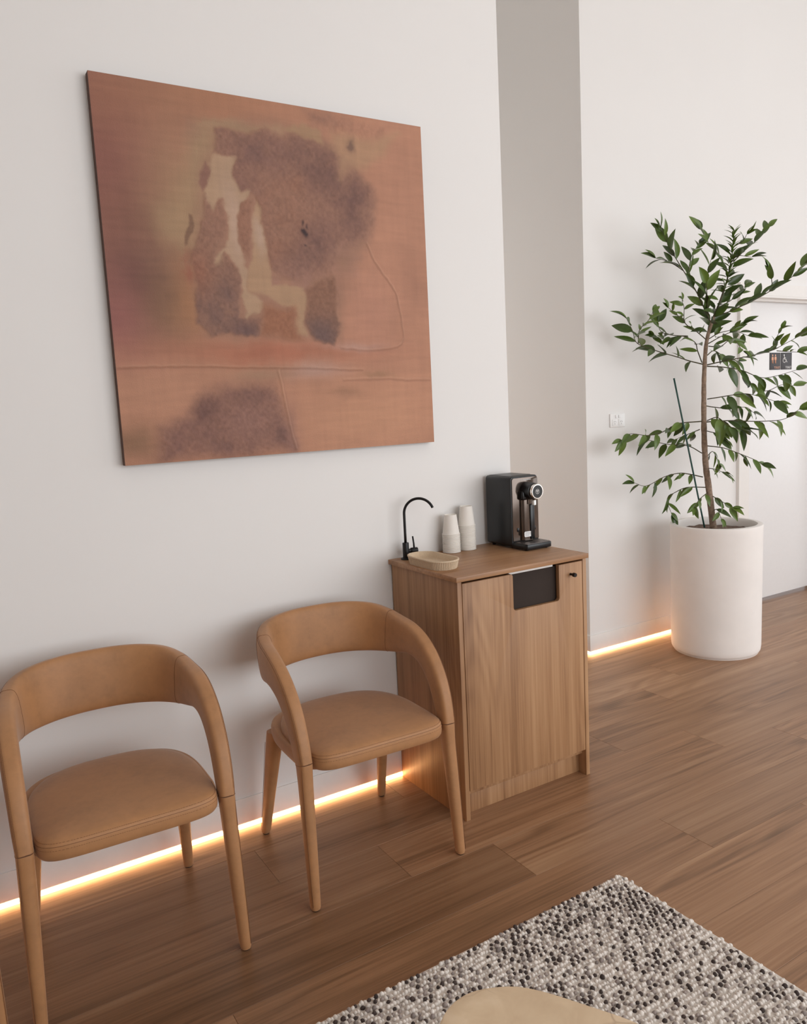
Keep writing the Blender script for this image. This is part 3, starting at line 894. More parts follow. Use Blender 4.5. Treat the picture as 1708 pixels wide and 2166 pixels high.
def build_chair():
    root = empty('armchair')
    # --- backrest band that sweeps round into the arms: x, y, z, half width, half thickness, normal
    S = [(0.000, 0.234, 0.709, 0.092, 0.021, (0.0, 1.0, -.12)),
         (0.070, 0.231, 0.708, 0.092, 0.021, (0.10, 1.0, -.12)),
         (0.135, 0.216, 0.705, 0.091, 0.022, (0.30, 0.95, -.12)),
         (0.190, 0.185, 0.700, 0.088, 0.024, (0.58, 0.81, -.10)),
         (0.227, 0.135, 0.694, 0.080, 0.026, (0.83, 0.56, -.06)),
         (0.247, 0.070, 0.690, 0.068, 0.027, (0.96, 0.27, -.02)),
         (0.256, 0.002, 0.688, 0.056, 0.027, (1.0, 0.08, 0.0)),
         (0.259, -0.060, 0.672, 0.047, 0.026, (1.0, 0.0, 0.0)),
         (0.259, -0.114, 0.640, 0.041, 0.025, (1.0, 0.0, 0.0)),
         (0.258, -0.157, 0.593, 0.038, 0.0240, (1.0, 0.0, 0.0)),
         (0.257, -0.184, 0.542, 0.0365, 0.0232, (1.0, 0.0, 0.0)),
         (0.256, -0.201, 0.492, 0.034, 0.0225, (1.0, 0.0, 0.0)),
         (0.2545, -0.213, 0.447, 0.0295, 0.0215, (1.0, 0.0, 0.0))]
    right = np.array([list(s[:5])+list(s[5]) for s in S])
    left = right[::-1].copy(); left[:, 0] *= -1; left[:, 5] *= -1
    full = np.vstack([left[:-1], right])
    st = catmull(full, 121)
    P = st[:, :3]; T = np.gradient(P, axis=0); T /= np.linalg.norm(T, axis=1)[:, None]
    Nn = st[:, 5:8]; Nn = Nn-T*np.sum(Nn*T, axis=1)[:, None]; Nn /= np.linalg.norm(Nn, axis=1)[:, None]
    Wv = np.cross(Nn, T)
    if Wv[60][2] < 0: Wv = -Wv
    rings = [superring(P[i], Wv[i], Nn[i], st[i, 3], st[i, 4], 40, 3.6) for i in range(len(st))]
    back = loft('backrest', rings, M['leather'], root)
    # seams: along the outer edge, and the two cross seams where back meets arm
    def surf(i, a, lift=0.0004):
        c, s = math.cos(a), math.sin(a); e = 3.6
        return P[i]+Wv[i]*((st[i, 3]+lift)*math.copysign(abs(c)**(2/e), c))+Nn[i]*((st[i, 4]+lift)*math.copysign(abs(s)**(2/e), s))
    def seam(name, pts, r, par, n=5):
        return tube(name, pts, r, M['stitch'], par, n)
    seam('seam', [surf(i, math.radians(40)) for i in range(0, 121)], 0.0007, back)
    # parallel dashed stitching
    for a in (28,):
        vs, fs = [], []
        for i0 in range(0, 118, 1):
            for f0 in (0.0, 0.33, 0.66):
                p0 = surf(i0, math.radians(a))*(1-f0)+surf(i0+1, math.radians(a))*f0
                p1 = surf(i0, math.radians(a))*(1-f0-.2)+surf(i0+1, math.radians(a))*(f0+.2)
                v, f = tube_data([p0, p1], 0.0005, 4); b = len(vs); vs += v; fs += [tuple(q+b for q in t) for t in f]
        o = mesh('stitching', vs, fs, M['stitch'], back)
    for i in (38, 82):
        seam('seam', [surf(i, 2*PI*k/40) for k in range(41)], 0.0005, back)
    # joint seam between arm and leg
    for i in (0, 120):
        seam('seam', [surf(i, 2*PI*k/40, 0.0002) for k in range(41)], 0.0006, back)
    # --- legs
    for sx in (-1, 1):
        i = 120 if sx > 0 else 0
        j = np.array([0.2545*sx, -0.213, 0.447]); ft = np.array([0.264*sx, -0.252, 0.004])
        rg = []
        A = np.array([0, -1.0, 0]); Bv = np.array([1.0*sx, 0, 0])
        for t, ha, hb, ee in ((-.01, .029, .0213, 3.6), (0.0, .0293, .0213, 3.5), (.05, .0270, .0212, 3.0), (.15, .0240, .0210, 2.6), (.4, .0222, .0203, 2.4), (.7, .0195, .0182, 2.4), (.95, .0168, .0162, 2.3), (.985, .0162, .0156, 2.3), (1.0, .0138, .0134, 2.3)):
            Cc = j+(ft-j)*t; rg.append(superring(Cc, A, Bv, ha, hb, 24, ee))
        leg = loft('leg', rg, M['leather'], root)
        seam('seam', [j+(ft-j)*t+A*(ha*.80)+Bv*(hb*.80) for t, ha, hb in ((0, .0293, .0213), (.05, .0270, .0212), (.15, .0240, .0210), (.4, .0222, .0203), (.7, .0195, .0182), (.97, .0166, .0160))], 0.0007, leg)
        lathe('foot_pad', [(0, 0), (0.011, 0), (0.012, 0.001), (0.012, 0.005), (0, 0.005)], 16, M['foot_pad'], leg, (ft[0], ft[1], 0))
        j = np.array([0.210*sx, 0.150, 0.412]); ft = np.array([0.236*sx, 0.252, 0.004])
        A = np.array([.4*sx, 1.0, 0]); A /= np.linalg.norm(A); Bv = np.array([1.0*sx, -.4, 0]); Bv /= np.linalg.norm(Bv)
        rg = []
        for t, ha, hb in ((0, .031, .024), (.06, .031, .024), (.2, .029, .023), (.45, .0245, .0205), (.7, .0205, .018), (.95, .0168, .0160), (.985, .0160, .0155), (1.0, .0135, .013)):
            Cc = j+(ft-j)*t; rg.append(superring(Cc, A, Bv, ha, hb, 24, 2.4))
        leg = loft('leg', rg, M['leather'], root)
        seam('seam', [j+(ft-j)*t+A*(ha*.8)+Bv*(hb*.8) for t, ha, hb in ((.1, .031, .024), (.2, .029, .023), (.45, .0245, .0205), (.7, .0205, .018), (.97, .0166, .0160))], 0.0007, leg)
        lathe('foot_pad', [(0, 0), (0.011, 0), (0.012, 0.001), (0.012, 0.005), (0, 0.005)], 16, M['foot_pad'], leg, (ft[0], ft[1], 0))
    # --- seat
    def outline(hx, yf, yr, n=96, ef=4.2, er=2.35, yc=-0.075):
        o = []
        for k in range(n):
            t = 2*PI*k/n; c, s = math.cos(t), math.sin(t)
            if s < 0: x = math.copysign(abs(c)**(2/ef), c)*hx; y = yc-(abs(s)**(2/ef))*(yc-yf)
            else: x = math.copysign(abs(c)**(2/er), c)*hx; y = yc+(abs(s)**(2/er))*(yr-yc)
            o.append((x, y))
        return o
    def rings_from(base, prof, cy=-0.04):
        out = []
        for s_in, z in prof:
            out.append([((x)*(1-s_in), cy+(y-cy)*(1-s_in), z) for x, y in base])
        return out
    sh = outline(0.250, -0.205, 0.236, er=3.4)
    loft('seat_shell', rings_from(sh, [(.30, .396), (.12, .396), (.05, .400), (.012, .410), (0, .424), (0, .440), (.010, .449), (.03, .453), (.08, .452), (.3, .452)]), M['leather'], root)
    cu = outline(0.2345, -0.268, 0.200, ef=6.5, er=2.7)
    prof = [(.25, .421), (.06, .421), (.022, .424), (.005, .431), (0, .440), (0, .455), (.004, .4625), (.013, .4685), (.035, .4735), (.09, .478), (.2, .4825), (.4, .4865), (.65, .4885), (.9, .489)]
    cush = loft('seat_cushion', rings_from(cu, prof), M['leather'], root)
    cy = -0.04
    def edge(s_in, z, r, i0, i1, name='seam'):
        n = 96
        seam(name, [(cu[k % n][0]*(1-s_in), cy+(cu[k % n][1]-cy)*(1-s_in), z) for k in range(i0, i1+1)], r, cush)
    edge(.0035, .4628, .0006, 48, 96)
    vs, fs = [], []
    for s_in, z in ((.017, .4706), (-.0005, .4535)):
        L = [np.array((cu[k % 96][0]*(1-s_in), cy+(cu[k % 96][1]-cy)*(1-s_in), z)) for k in range(49, 96)]
        for a, b in zip(L[:-1], L[1:]):
            d = np.linalg.norm(b-a); m = max(1, int(d/.0055))
            for q in range(m):
                v, f = tube_data([a+(b-a)*(q+.1)/m, a+(b-a)*(q+.7)/m], .0005, 4); bs = len(vs); vs += v; fs += [tuple(x+bs for x in t) for t in f]
    mesh('stitching', vs, fs, M['stitch'], cush)
    return root

chair = build_chair()
spots = [((0.136, -0.340), -1.5, 'tan leather armchair beside the oak cabinet'),
         ((-0.628, -0.367), -1.5, 'tan leather armchair left of the one by the cabinet, seen whole but for a foot'),
         ((-1.28, -0.40), 8.0, 'tan leather armchair at the far left, only a leg in the frame')]
for i, ((x, y), a, lb) in enumerate(spots):
    o = chair if i == 0 else copy_tree(chair)
    o.location = (x, y, 0); o.rotation_euler = (0, 0, math.radians(a))
    tag(o, lb, 'chair', 'tan leather armchairs along the wall')

# ================================================================ POTTED TREE
TRUNK= [(2.834, 0.249, 0.692), (2.808, 0.265, 0.952), (2.794, 0.274, 1.08), (2.786, 0.279, 1.249), (2.784, 0.28, 1.457), (2.786, 0.279, 1.598), (2.796, 0.273, 1.76), (2.821, 0.258, 1.872), (2.849, 0.241, 1.951), (2.89, 0.216, 2.085), (2.914, 0.201, 2.219), (2.925, 0.194, 2.352)]
STAKE= [(2.763, 0.258, 0.726), (2.591, 0.327, 1.576)]
BRANCHES=[
([(2.817,0.26,1.873),(2.754,0.275,1.986),(2.709,0.278,2.048),(2.637,0.299,2.151),(2.558,0.323,2.268),(2.515,0.325,2.335),(2.48,0.323,2.366)],1.1,'u'),
([(2.637,0.299,2.151),(2.598,0.326,2.185),(2.566,0.349,2.207),(2.517,0.383,2.226)],0.9,'u'),
([(2.806,0.267,1.906),(2.747,0.231,1.995),(2.694,0.193,2.089),(2.66,0.143,2.179)],1.25,'u'),
([(2.666,0.293,2.12),(2.718,0.32,2.206),(2.778,0.343,2.269),(2.849,0.359,2.313)],0.9,'u'),
([(2.901,0.209,2.116),(2.882,0.238,2.2),(2.867,0.265,2.26),(2.844,0.297,2.308),(2.822,0.328,2.384)],1.0,'u'),
([(2.923,0.195,2.195),(2.989,0.185,2.248),(3.053,0.176,2.29),(3.111,0.17,2.328),(3.176,0.16,2.391)],1.0,'u'),
([(2.923,0.196,2.274),(2.93,0.144,2.295),(2.914,0.107,2.325)],0.8,'u'),
([(2.911,0.203,2.195),(2.892,0.144,2.215),(2.899,0.068,2.194)],0.9,'u'),
([(2.835,0.249,1.904),(2.876,0.195,1.922),(2.902,0.149,1.941),(2.99,0.066,1.995),(3.076,-0.016,2.064),(3.107,-0.063,2.104),(3.139,-0.113,2.166)],1.1,'u'),
([(3.015,0.022,2.044),(3.008,0.026,2.091),(2.997,0.033,2.138)],0.8,'u'),
([(2.849,0.241,1.951),(2.956,0.235,1.994),(3.036,0.245,2.038),(3.117,0.255,2.075)],1.0,'u'),
([(2.778,0.283,1.647),(2.7,0.311,1.668),(2.637,0.33,1.689),(2.518,0.383,1.73),(2.414,0.426,1.775),(2.381,0.427,1.838),(2.341,0.431,1.902)],1.05,'m'),
([(2.423,0.429,1.775),(2.462,0.452,1.85),(2.533,0.456,1.9),(2.59,0.469,1.951)],0.8,'m'),
([(2.707,0.327,1.806),(2.67,0.397,1.817),(2.645,0.459,1.844),(2.66,0.497,1.906)],1.0,'m'),
([(2.775,0.286,1.656),(2.784,0.322,1.724),(2.8,0.355,1.776),(2.769,0.417,1.815),(2.712,0.494,1.806),(2.667,0.563,1.826)],1.0,'m'),
([(2.8,0.271,1.776),(2.72,0.278,1.825),(2.635,0.288,1.873),(2.602,0.267,1.949),(2.563,0.249,1.981)],0.8,'m'),
([(2.61,0.268,1.879),(2.55,0.269,1.909),(2.485,0.273,1.947)],0.75,'m'),
([(2.8,0.271,1.642),(2.84,0.214,1.654),(2.866,0.167,1.662),(2.947,0.087,1.679),(3.006,0.02,1.697),(3.049,-0.038,1.731),(3.085,-0.092,1.765)],1.0,'m'),
([(3.016,0.009,1.7),(3.021,0.0,1.759),(3.04,-0.017,1.812)],0.65,'m'),
([(3.03,0.001,1.695),(3.036,-0.056,1.686),(3.041,-0.112,1.678)],0.65,'m'),
([(2.8,0.27,1.634),(2.887,0.229,1.625),(2.982,0.184,1.604),(3.084,0.133,1.558),(3.165,0.096,1.562),(3.275,0.041,1.59)],1.1,'d'),
([(2.949,0.18,1.605),(3.021,0.174,1.553),(3.087,0.172,1.51),(3.175,0.156,1.481),(3.278,0.131,1.511),(3.367,0.115,1.504)],1.0,'d'),
([(2.8,0.27,1.452),(2.843,0.216,1.46),(2.872,0.17,1.467),(2.928,0.108,1.471),(2.99,0.041,1.442),(3.028,-0.01,1.418)],1.0,'d'),
([(2.807,0.266,1.784),(2.827,0.215,1.811),(2.853,0.159,1.822),(2.879,0.104,1.848)],0.8,'m'),
([(2.807,0.266,1.76),(2.914,0.26,1.8),(3.023,0.253,1.825),(3.134,0.245,1.8)],1.0,'m'),
([(2.807,0.266,1.744),(2.805,0.189,1.736),(2.801,0.112,1.769),(2.79,0.04,1.7)],1.0,'m'),
([(2.8,0.271,1.695),(2.893,0.293,1.721),(3.01,0.3,1.679),(3.128,0.307,1.661)],1.0,'d'),
([(2.793,0.275,1.415),(2.862,0.268,1.404),(2.968,0.239,1.391),(3.068,0.214,1.394),(3.132,0.21,1.362)],1.1,'d'),
([(2.793,0.275,1.324),(2.89,0.182,1.326),(2.972,0.1,1.317),(3.052,0.018,1.316),(3.082,-0.033,1.33),(3.11,-0.083,1.373)],1.15,'d'),
([(2.8,0.27,1.332),(2.787,0.192,1.348),(2.778,0.11,1.299),(2.775,0.026,1.283)],1.35,'d'),
([(2.775,0.285,1.329),(2.65,0.342,1.324),(2.593,0.357,1.302),(2.537,0.371,1.28),(2.46,0.398,1.268),(2.362,0.438,1.282),(2.31,0.45,1.252)],0.95,'d'),
([(2.775,0.285,1.149),(2.728,0.344,1.193),(2.654,0.418,1.205),(2.602,0.479,1.225),(2.57,0.528,1.244)],1.0,'d'),
([(2.764,0.292,1.284),(2.774,0.349,1.266),(2.782,0.407,1.249),(2.774,0.475,1.223)],0.9,'d'),
([(2.8,0.27,1.273),(2.807,0.207,1.256),(2.792,0.157,1.225)],0.8,'d'),
([(2.801,0.27,1.189),(2.862,0.209,1.174),(2.916,0.152,1.142),(2.97,0.096,1.106),(2.995,0.058,1.08)],1.0,'d'),
([(2.801,0.27,1.13),(2.873,0.285,1.15),(2.946,0.3,1.076)],0.8,'d'),
([(2.804,0.268,1.062),(2.792,0.204,1.058),(2.782,0.14,1.04)],0.85,'d'),
([(2.779,0.283,1.013),(2.687,0.311,1.037),(2.623,0.321,1.046),(2.532,0.348,1.032),(2.427,0.383,0.989),(2.352,0.401,1.012)],0.85,'d'),
([(2.801,0.27,0.952),(2.723,0.34,0.955),(2.682,0.389,0.93),(2.654,0.43,0.887),(2.692,0.43,0.796)],0.95,'d'),
([(2.808,0.265,0.926),(2.722,0.259,0.893),(2.651,0.243,0.851)],0.7,'d'),
([(2.816,0.261,0.909),(2.823,0.197,0.878),(2.836,0.13,0.844)],0.8,'d'),
([(2.827,0.254,0.813),(2.817,0.213,0.827),(2.801,0.176,0.781)],0.8,'d'),
]

def build_tree():
    cx, cy = 2.845, 0.245
    root = empty('potted_tree', (cx, cy, 0))
    tag(root, 'slender leafy tree in a tall white cylindrical planter by the far wall', 'potted tree')
    R0 = Vector((cx, cy, 0))
    H = 0.745
    pot = lathe('pot', [(0.0, 0.003), (0.222, 0.003), (0.226, 0.0), (0.232, 0.0), (0.234, 0.007), (0.238, 0.010), (0.243, 0.020), (0.246, 0.045), (0.250, H-.03), (0.2515, H-.012), (0.2495, H-.002), (0.245, H), (0.222, H), (0.219, H-.003), (0.216, H-.02), (0.212, H-.10), (0.0, H-.10)], 96, M['pot'], root)
    rs = random.Random(3)
    v, f = [], []
    n, m = 40, 10
    for i in range(m):
        for k in range(n):
            r = 0.2135*(i+0.02)/(m-1)*0.985; a = 2*PI*k/n
            v.append((r*math.cos(a), r*math.sin(a), H-.045+rs.uniform(-.006, .006)))
    for i in range(m-1):
        for k in range(n): f.append((i*n+k, i*n+(k+1) % n, (i+1)*n+(k+1) % n, (i+1)*n+k))
    mesh('soil', v, f, M['soil'], pot, smooth=True)
    tr = catmull([Vector(p)-R0 for p in TRUNK], 80)
    rad = [0.0168*(1-t)**.9+.0022 if t < .55 else (0.0168*.45**.9+.0022)*(1-(t-.55)/.45*.78) for t in np.linspace(0, 1, 80)]
    rad = [r*(1+.10*math.sin(i*1.7)*random.Random(i).random()) for i, r in enumerate(rad)]
    KT = 54                                     # the woody trunk ends where the crown forks
    tube('trunk', tr[:KT], rad[:KT], M['bark'], root, 14)
    lead = tube('branch', tr[KT-1:], [0.0068-(0.0068-.0016)*t for t in np.linspace(0, 1, 80-KT+1)], M['twig'], root, 8)
    tube('stake', catmull([Vector(p)-R0 for p in STAKE], 8), 0.0048, M['stake'], root, 10)['label'] = 'thin green plastic support stake'
    # leaf meshes: folded lanceolate blades
    def leaf_mesh(L, Wd, droop, fold):
        vs, fs = [], []
        N = 7
        for i in range(N+1):
            t = i/N
            w = Wd*0.5*(math.sin(PI*t**0.80)**0.85)*(1-.15*t) if 0 < t < 1 else 0.0
            x = L*t; z = -droop*L*t*t+0.03*L*math.sin(PI*t)
            c = .30*w
            if i in (0, N): vs.append((x, 0, z))
            else: vs += [(x, -w, z+fold*w), (x, -w*.5, z+fold*w*.35), (x, 0, z), (x, w*.5, z+fold*w*.35), (x, w, z+fold*w)]
        for i in range(N):
            a = 0 if i == 0 else 1+(i-1)*5
            b = 1+i*5
            if i == 0:
                for q in range(4): fs.append((0, b+q, b+q+1))
            elif i == N-1:
                for q in range(4): fs.append((a+q, b, a+q+1))
            else:
                for q in range(4): fs.append((a+q, b+q, b+q+1, a+q+1))
        st = len(vs)                                        # short petiole
        me = bpy.data.meshes.new('leaf'); me.from_pydata(vs, [], fs); me.validate()
        me.polygons.foreach_set('use_smooth', [True]*len(me.polygons))
        me.materials.append(M['leaf'])
        return me
    meshes = [leaf_mesh(0.112, 0.047, d, fo) for d, fo in ((.05, .35), (.18, .25), (-.05, .45), (.28, .3))]
    slim = [leaf_mesh(0.115, 0.034, d, fo) for d, fo in ((.10, .5), (-.05, .4))]
    tiny = [leaf_mesh(0.074, 0.017, .25, .5), leaf_mesh(0.068, 0.016, .05, .5)]
    rnd = random.Random(11)
    camdir = Vector((0.52, 0.85, 0))
    placed = []
    def put(br, p, d, size, mset, nrm_hint):
        d = Vector(d).normalized()
        if (Vector(p)+R0).y+max(d.y, 0)*.12*size > YB-.05: d.y = -abs(d.y)-.1; d.normalize()
        up = Vector(nrm_hint)-d*Vector(nrm_hint).dot(d)
        if up.length < 1e-3: up = Vector((1, 0, 0))-d*d.x
        up.normalize(); side = up.cross(d)
        m = Matrix((d, side, up)).transposed().to_4x4()
        m = m @ Matrix.Scale(size, 4)
        m.translation = Vector(p)
        placed.append((size*(0.3 if mset is tiny else 1.0), br, rnd.choice(mset), m))
    for bi, (pts, s, kind) in enumerate(BRANCHES):
        loc = [Vector(p)-R0 for p in pts]
        path = catmull(loc, 8*len(pts))
        seg = np.linalg.norm(np.diff(path, axis=0), axis=1); L = seg.sum(); cum = np.concatenate([[0], np.cumsum(seg)])
        r0 = 0.0042*min(1, .55+L*.6)
        br = tube('branch', path, list(np.linspace(r0, 0.0012, len(path))), M['twig'], root, 7)
        gap = LEAF_GAP*s**.5
        start = 0.07 if L > .28 else 0.03
        k = 0; d0 = start
        while d0 < L-.005:
            i = min(int(np.searchsorted(cum, d0)), len(path)-2)
            p = Vector(path[i]); t = Vector(path[i+1]-path[i]).normalized()
            sidev = t.cross(Vector((0, 0, 1)))
            if sidev.length < .2: sidev = Vector((1, 0, 0))
            sidev.normalize()
            upv = sidev.cross(t)
            sg = 1 if k % 2 else -1
            phi = rnd.uniform(-.7, .7)
            out = sidev*math.cos(phi)*sg+upv*math.sin(phi)
            if kind == 'u': d = t*rnd.uniform(.6, 1.0)+out*rnd.uniform(.5, .9)+Vector((0, 0, rnd.uniform(.1, .5)))
            elif kind == 'm': d = t*rnd.uniform(.4, .9)+out*rnd.uniform(.5, 1.0)+Vector((0, 0, rnd.uniform(-.35, .35)))
            else: d = t*rnd.uniform(.3, .8)+out*rnd.uniform(.3, .8)+Vector((0, 0, rnd.uniform(-1.1, -.1)))
            hint = Vector((rnd.uniform(-.6, .6)-.35, rnd.uniform(-.6, .6)-.6, rnd.uniform(.2, 1.0)))
            sz = s*rnd.uniform(.62, 1.08)
            put(br, p, d, sz, meshes if rnd.random() < .72 else slim, hint)
            d0 += gap*rnd.uniform(.6, 1.3); k += 1
        tend = Vector(path[-1]-path[-3]).normalized()
        for q in range(2):
            d = tend+Vector((rnd.uniform(-.4, .4), rnd.uniform(-.4, .2), rnd.uniform(-.25, .35)))
            put(br, path[-1], d, s*rnd.uniform(.6, .95), meshes, (rnd.uniform(-.6, .3), -.7, rnd.uniform(.2, .9)))
    # large leaves crowding the fork and the leader
    k = 0
    for i in range(46, 74):
        a = k*2.4+.4; k += 1
        tt = (i-46)/28
        d = Vector((math.cos(a), math.sin(a)-.25, rnd.uniform(.1, .9)))
        put(lead, Vector(tr[i])+Vector((math.cos(a), math.sin(a), 0))*.012, d, rnd.uniform(.85, 1.3)*(1-.25*tt), meshes, (rnd.uniform(-.6, .2), -.7, rnd.uniform(.3, 1)))
    # crown tip: dense narrow young leaves around the leader
    k = 0
    for i in range(62, 80):
        for q in range(3):
            a = k*2.4; k += 1
            tt = (i-62)/18
            d = Vector((math.cos(a), math.sin(a), .30+1.0*tt))
            put(lead, Vector(tr[i]), d, rnd.uniform(.85, 1.15)*(1-.2*tt), tiny, (0, 0, 1))
    placed.sort(key=lambda q: -q[0])
    for sz, br, me, m in placed[:300]:
        o = bpy.data.objects.new('leaf', me); link(o, br); o.matrix_local = m
    vs, fs = [], []
    for sz, br, me, m in placed[300:]:
        b = len(vs); vs += [tuple(m @ v.co) for v in me.vertices]; fs += [tuple(x+b for x in p.vertices) for p in me.polygons]
    if vs:
        o = mesh('small_leaves', vs, fs, M['leaf'], root, smooth=True); o['kind'] = 'stuff'
    print('leaves', len(placed))
LEAF_GAP = 0.040
build_tree()

# ================================================================ WALL SOCKET, DOOR SIGNS
def build_socket():
    x0, x1, z0, z1 = 2.392, 2.512, 1.316, 1.394
    root = empty('wall_socket', ((x0+x1)/2, YB, z0))
    tag(root, 'white double power socket plate on the wall left of the tree', 'power socket')
    hw = (x1-x0)/2; h = z1-z0
    pl = box('plate', -hw, hw, -0.009, -0.0002, 0, h, M['switch'], root, bevel=0.003, seg=3)
    for s in (-1, 1):
        box('outlet', s*.026-.019, s*.026+.019, -0.0115, -0.009, 0.008, 0.046, M['switch'], pl, bevel=0.0012)
        for dx, dz, rot in ((-.006, .004, .5), (.006, .004, -.5), (0, -.008, 0)):
            b = box('slot', -.0011, .0011, -0.0118, -0.0114, -.004, .004, M['print_grey'], pl)
            b.location = (s*.026+dx, 0, .028+dz); b.rotation_euler = (0, rot, 0)
        box('rocker', s*.013-.0075, s*.013+.0075, -0.0135, -0.009, 0.052, 0.070, M['switch'], pl, bevel=0.0015)
build_socket()

def build_sign(x0, x1, label, kind):
    z0, z1, yf = 1.622, 1.738, 0.700
    cx = (x0+x1)/2
    root = empty('toilet_sign', (cx, yf, z0))
    tag(root, label, 'sign', 'square charcoal signs on the white door')
    hw = (x1-x0)/2; h = z1-z0
    pl = box('plate', -hw, hw, -0.004, -0.0002, 0, h, M['sign'], root, bevel=0.0008)
    yy = -0.0046
    def disc(x, z, r, mat): 
        o = lathe('pictogram', [(0, 0), (r, 0), (r, .0006), (0, .0006)], 18, mat, pl, (x, -0.004, z)); o.rotation_euler = (PI/2, 0, 0)
    def poly(pts, mat): extrude_poly('pictogram', pts, 'y', -0.0046, -0.0039, mat, pl)
    def bar(pts, r, mat): tube('pictogram', [(x, -0.0042, z) for x, z in pts], r, mat, pl, 6)
    if kind == 'people':
        m = M['print_orange']
        for sx in (-.030, .002):
            disc(sx, .098, .0062, m)
            if sx < 0:
                poly([(sx-.009, .066), (sx-.005, .088), (sx+.005, .088), (sx+.009, .066)], m)
            else:
                poly([(sx-.007, .064), (sx-.008, .089), (sx+.008, .089), (sx+.007, .064)], m)
            bar([(sx-.0035, .067), (sx-.0035, .044)], .0022, m); bar([(sx+.0035, .067), (sx+.004, .042)], .0022, m)
            bar([(sx-.009, .087), (sx-.012, .066)], .0018, m); bar([(sx+.009, .087), (sx+.012, .066)], .0018, m)
        text_mesh('lettering', 'TOILET', 0.021, m, pl, (.022, -0.0043, .014), (PI/2, 0, 0), .0003)
    else:
        m = M['print_white']
        disc(-.029, .098, .0058, m)
        bar([(-.028, .091), (-.026, .070), (-.010, .070), (-.002, .052), (.004, .052)], .0032, m)
        bar([(-.027, .080), (-.013, .080)], .0024, m)
        bar([(-.031, .078), (-.041, .070), (-.043, .058), (-.036, .049), (-.025, .047), (-.015, .052), (-.011, .060)], .0022, m)
        text_mesh('lettering', 'TOILET', 0.021, m, pl, (.022, -0.0043, .014), (PI/2, 0, 0), .0003)
build_sign(4.020, 4.140, 'charcoal toilet sign with two peach figures on the white door', 'people')
build_sign(4.149, 4.272, 'charcoal sign with white wheelchair symbol on the white door', 'wheelchair')

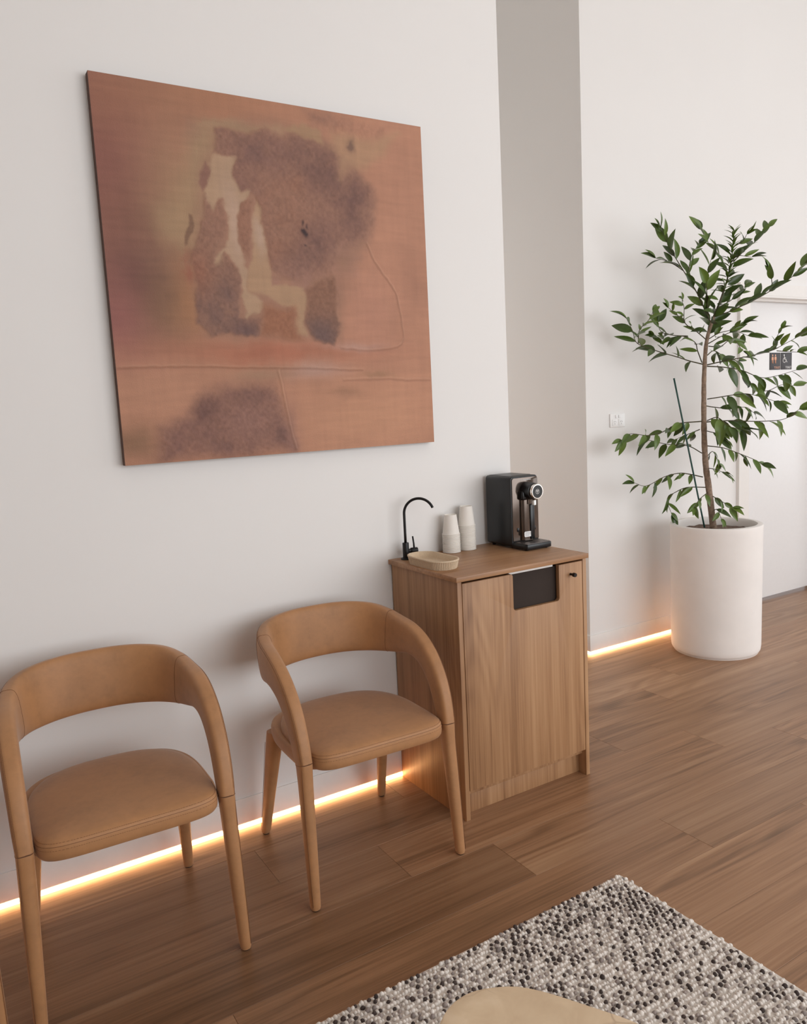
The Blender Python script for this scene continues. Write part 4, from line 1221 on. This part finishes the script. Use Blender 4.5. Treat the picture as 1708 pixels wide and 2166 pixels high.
# ================================================================ RUG
def build_rug():
    X0, X1, Y0, Y1 = -1.15, 0.728, -2.35, -0.988
    root = empty('woven_rug', ((X0+X1)/2, (Y0+Y1)/2, 0))
    tag(root, 'chunky cream and dark grey pebble-weave wool rug on the floor', 'rug')
    ox, oy = root.location.x, root.location.y
    t = M.get('rugbase') or plain('cream_wool_backing', (214, 204, 194), 0.95, 0, 0.1, 200, 0.6, 300)
    box('backing', X0-ox+.012, X1-ox-.010, Y0-oy+.012, Y1-oy-.012, 0.0005, 0.009, t, root, bevel=0.003)
    rs = np.random.RandomState(5)
    sx, sy = 0.0185, 0.0155
    # coarse tone map so dark and light patches alternate
    gn = rs.rand(14, 20)
    def tone(x, y):
        a = (x-X0)/(X1-X0)*18; b = (y-Y0)/(Y1-Y0)*12
        i = a.astype(int); j = b.astype(int); fa = a-i; fb = b-j
        return gn[j, i]*(1-fa)*(1-fb)+gn[j, i+1]*fa*(1-fb)+gn[j+1, i]*(1-fa)*fb+gn[j+1, i+1]*fa*fb
    cs, rr, cc = [], [], []
    ny = int((Y1-Y0)/sy); nx = int((X1-X0)/sx)
    jj, ii = np.meshgrid(np.arange(ny), np.arange(nx), indexing='ij')
    px = X0+.009+(ii+.5*(jj % 2))*sx*0.992; py = Y0+.008+jj*sy
    px = np.clip(px.ravel(), X0, X1); py = py.ravel()
    px = px+rs.uniform(-.0026, .0026, px.size); py = py+rs.uniform(-.0026, .0026, py.size)
    tn = tone(np.clip(px, X0, X1-.001), np.clip(py, Y0, Y1-.001))
    n = px.size
    rnd = rs.rand(n)
    dark = np.array(lin((70, 58, 54))[:3]); grey = np.array(lin((142, 130, 124))[:3]); cream = np.array(lin((232, 223, 214))[:3])
    k = rnd+(tn-.5)*.75
    col = np.where((k > .70)[:, None], dark[None]*(0.75+.6*rs.rand(n, 1)), np.where((k > .44)[:, None], grey[None]*(0.7+.7*rs.rand(n, 1)), cream[None]*(0.9+.15*rs.rand(n, 1))))
    sets = [(px, py, np.full(n, .0105), .0066, .0056, .0058, col)]
    # cream yarn between the pebbles
    qx = px+sx*.5+rs.uniform(-.002, .002, n); qy = py+rs.uniform(-.002, .002, n)
    ccol = cream[None]*(0.88+.2*rs.rand(n, 1))
    sets.append((qx, qy, np.full(n, .0086), .0050, .0066, .0052, ccol))
    NR = 7
    V, F, CL = [], [], []
    tmpl = []
    for (h, r) in ((-.35, .95), (.35, .88), (.82, .5)):
        for q in range(NR):
            a = 2*PI*q/NR; tmpl.append((r*math.cos(a), r*math.sin(a), h))
    tmpl.append((0, 0, 1.0)); tmpl = np.array(tmpl)
    fc = []
    for l in range(2):
        for q in range(NR): fc.append((l*NR+q, l*NR+(q+1) % NR, (l+1)*NR+(q+1) % NR)); fc.append((l*NR+q, (l+1)*NR+(q+1) % NR, (l+1)*NR+q))
    for q in range(NR): fc.append((2*NR+q, 2*NR+(q+1) % NR, 3*NR))
    fc = np.array(fc); off = 0
    for x, y, z, ra, rb, rc, cl in sets:
        m = len(x); th = rs.uniform(-1.5, 1.5, m); s = rs.uniform(.75, 1.25, m)
        T = tmpl[None]*np.array([ra, rb, rc])[None, None]*s[:, None, None]
        c_, s_ = np.cos(th)[:, None], np.sin(th)[:, None]
        X = x[:, None]-ox+T[..., 0]*c_-T[..., 1]*s_; Y = y[:, None]-oy+T[..., 0]*s_+T[..., 1]*c_; Z = z[:, None]+T[..., 2]+rs.uniform(-.001, .0015, m)[:, None]
        V.append(np.stack([X, Y, Z], -1).reshape(-1, 3))
        nv = tmpl.shape[0]
        F.append((fc[None]+(np.arange(m)*nv)[:, None, None]+off).reshape(-1, 3)); off += m*nv
        CL.append(np.repeat(cl, nv, axis=0))
    V = np.concatenate(V); F = np.concatenate(F); CL = np.clip(np.concatenate(CL), 0, 1)
    me = bpy.data.meshes.new('yarn_loops')
    me.vertices.add(len(V)); me.vertices.foreach_set('co', V.ravel())
    me.loops.add(F.size); me.loops.foreach_set('vertex_index', F.ravel().astype(np.int32))
    me.polygons.add(len(F)); me.polygons.foreach_set('loop_start', np.arange(0, F.size, 3)); me.polygons.foreach_set('loop_total', np.full(len(F), 3))
    me.update(); me.polygons.foreach_set('use_smooth', np.ones(len(F), bool))
    at = me.color_attributes.new('Col', 'FLOAT_COLOR', 'POINT')
    at.data.foreach_set('color', np.concatenate([CL, np.ones((len(V), 1))], 1).ravel().astype(np.float32))
    me.materials.append(M['yarn'])
    o = bpy.data.objects.new('yarn_loops', me); link(o, root)
    o['kind'] = 'stuff'
build_rug()

# ================================================================ COFFEE TABLE
def build_table():
    z = 0.40
    P = TABLE_PTS
    cx = sum(p[0] for p in P)/len(P); cy = sum(p[1] for p in P)/len(P)
    root = empty('coffee_table', (cx, cy, 0.0195))
    tag(root, 'low pebble-shaped coffee table with beige stone top on the rug', 'table')
    # resample closed outline
    pts = [(p[0]-cx, p[1]-cy) for p in catmull(P+[P[0]], 140)[:-1]]
    zt = z-.0195
    def ring(off, zz):
        n = len(pts); o = []
        for k in range(n):
            a = Vector(pts[k-1]); b = Vector(pts[(k+1) % n]); t = (b-a).normalized(); nr = Vector((t.y, -t.x))
            if nr.dot(Vector(pts[k])) < 0: nr = -nr
            q = Vector(pts[k])-nr*off; o.append((q.x, q.y, zz))
        return o
    loft('table_top', [ring(.03, zt-.032), ring(.006, zt-.032), ring(.001, zt-.028), ring(0, zt-.022), ring(0, zt-.003), ring(.0008, zt-.0008), ring(.003, zt), ring(.03, zt)], M['stone'], root)
    def sc(f, zz): return [(x*f, y*f, zz) for x, y in pts]
    loft('pedestal', [sc(.52, 0), sc(.55, .004), sc(.55, .03), sc(.50, .10), sc(.50, zt-.10), sc(.56, zt-.034)], M['stone'], root)
TABLE_PTS = [(-0.340, -1.566), (-0.285, -1.532), (-0.228, -1.526), (-0.163, -1.555), (-0.121, -1.600), (-0.076, -1.676), (-0.037, -1.751), (-0.010, -1.85), (-0.03, -1.98), (-0.12, -2.10), (-0.26, -2.14), (-0.40, -2.07), (-0.47, -1.93), (-0.46, -1.77), (-0.405, -1.635)]
build_table()
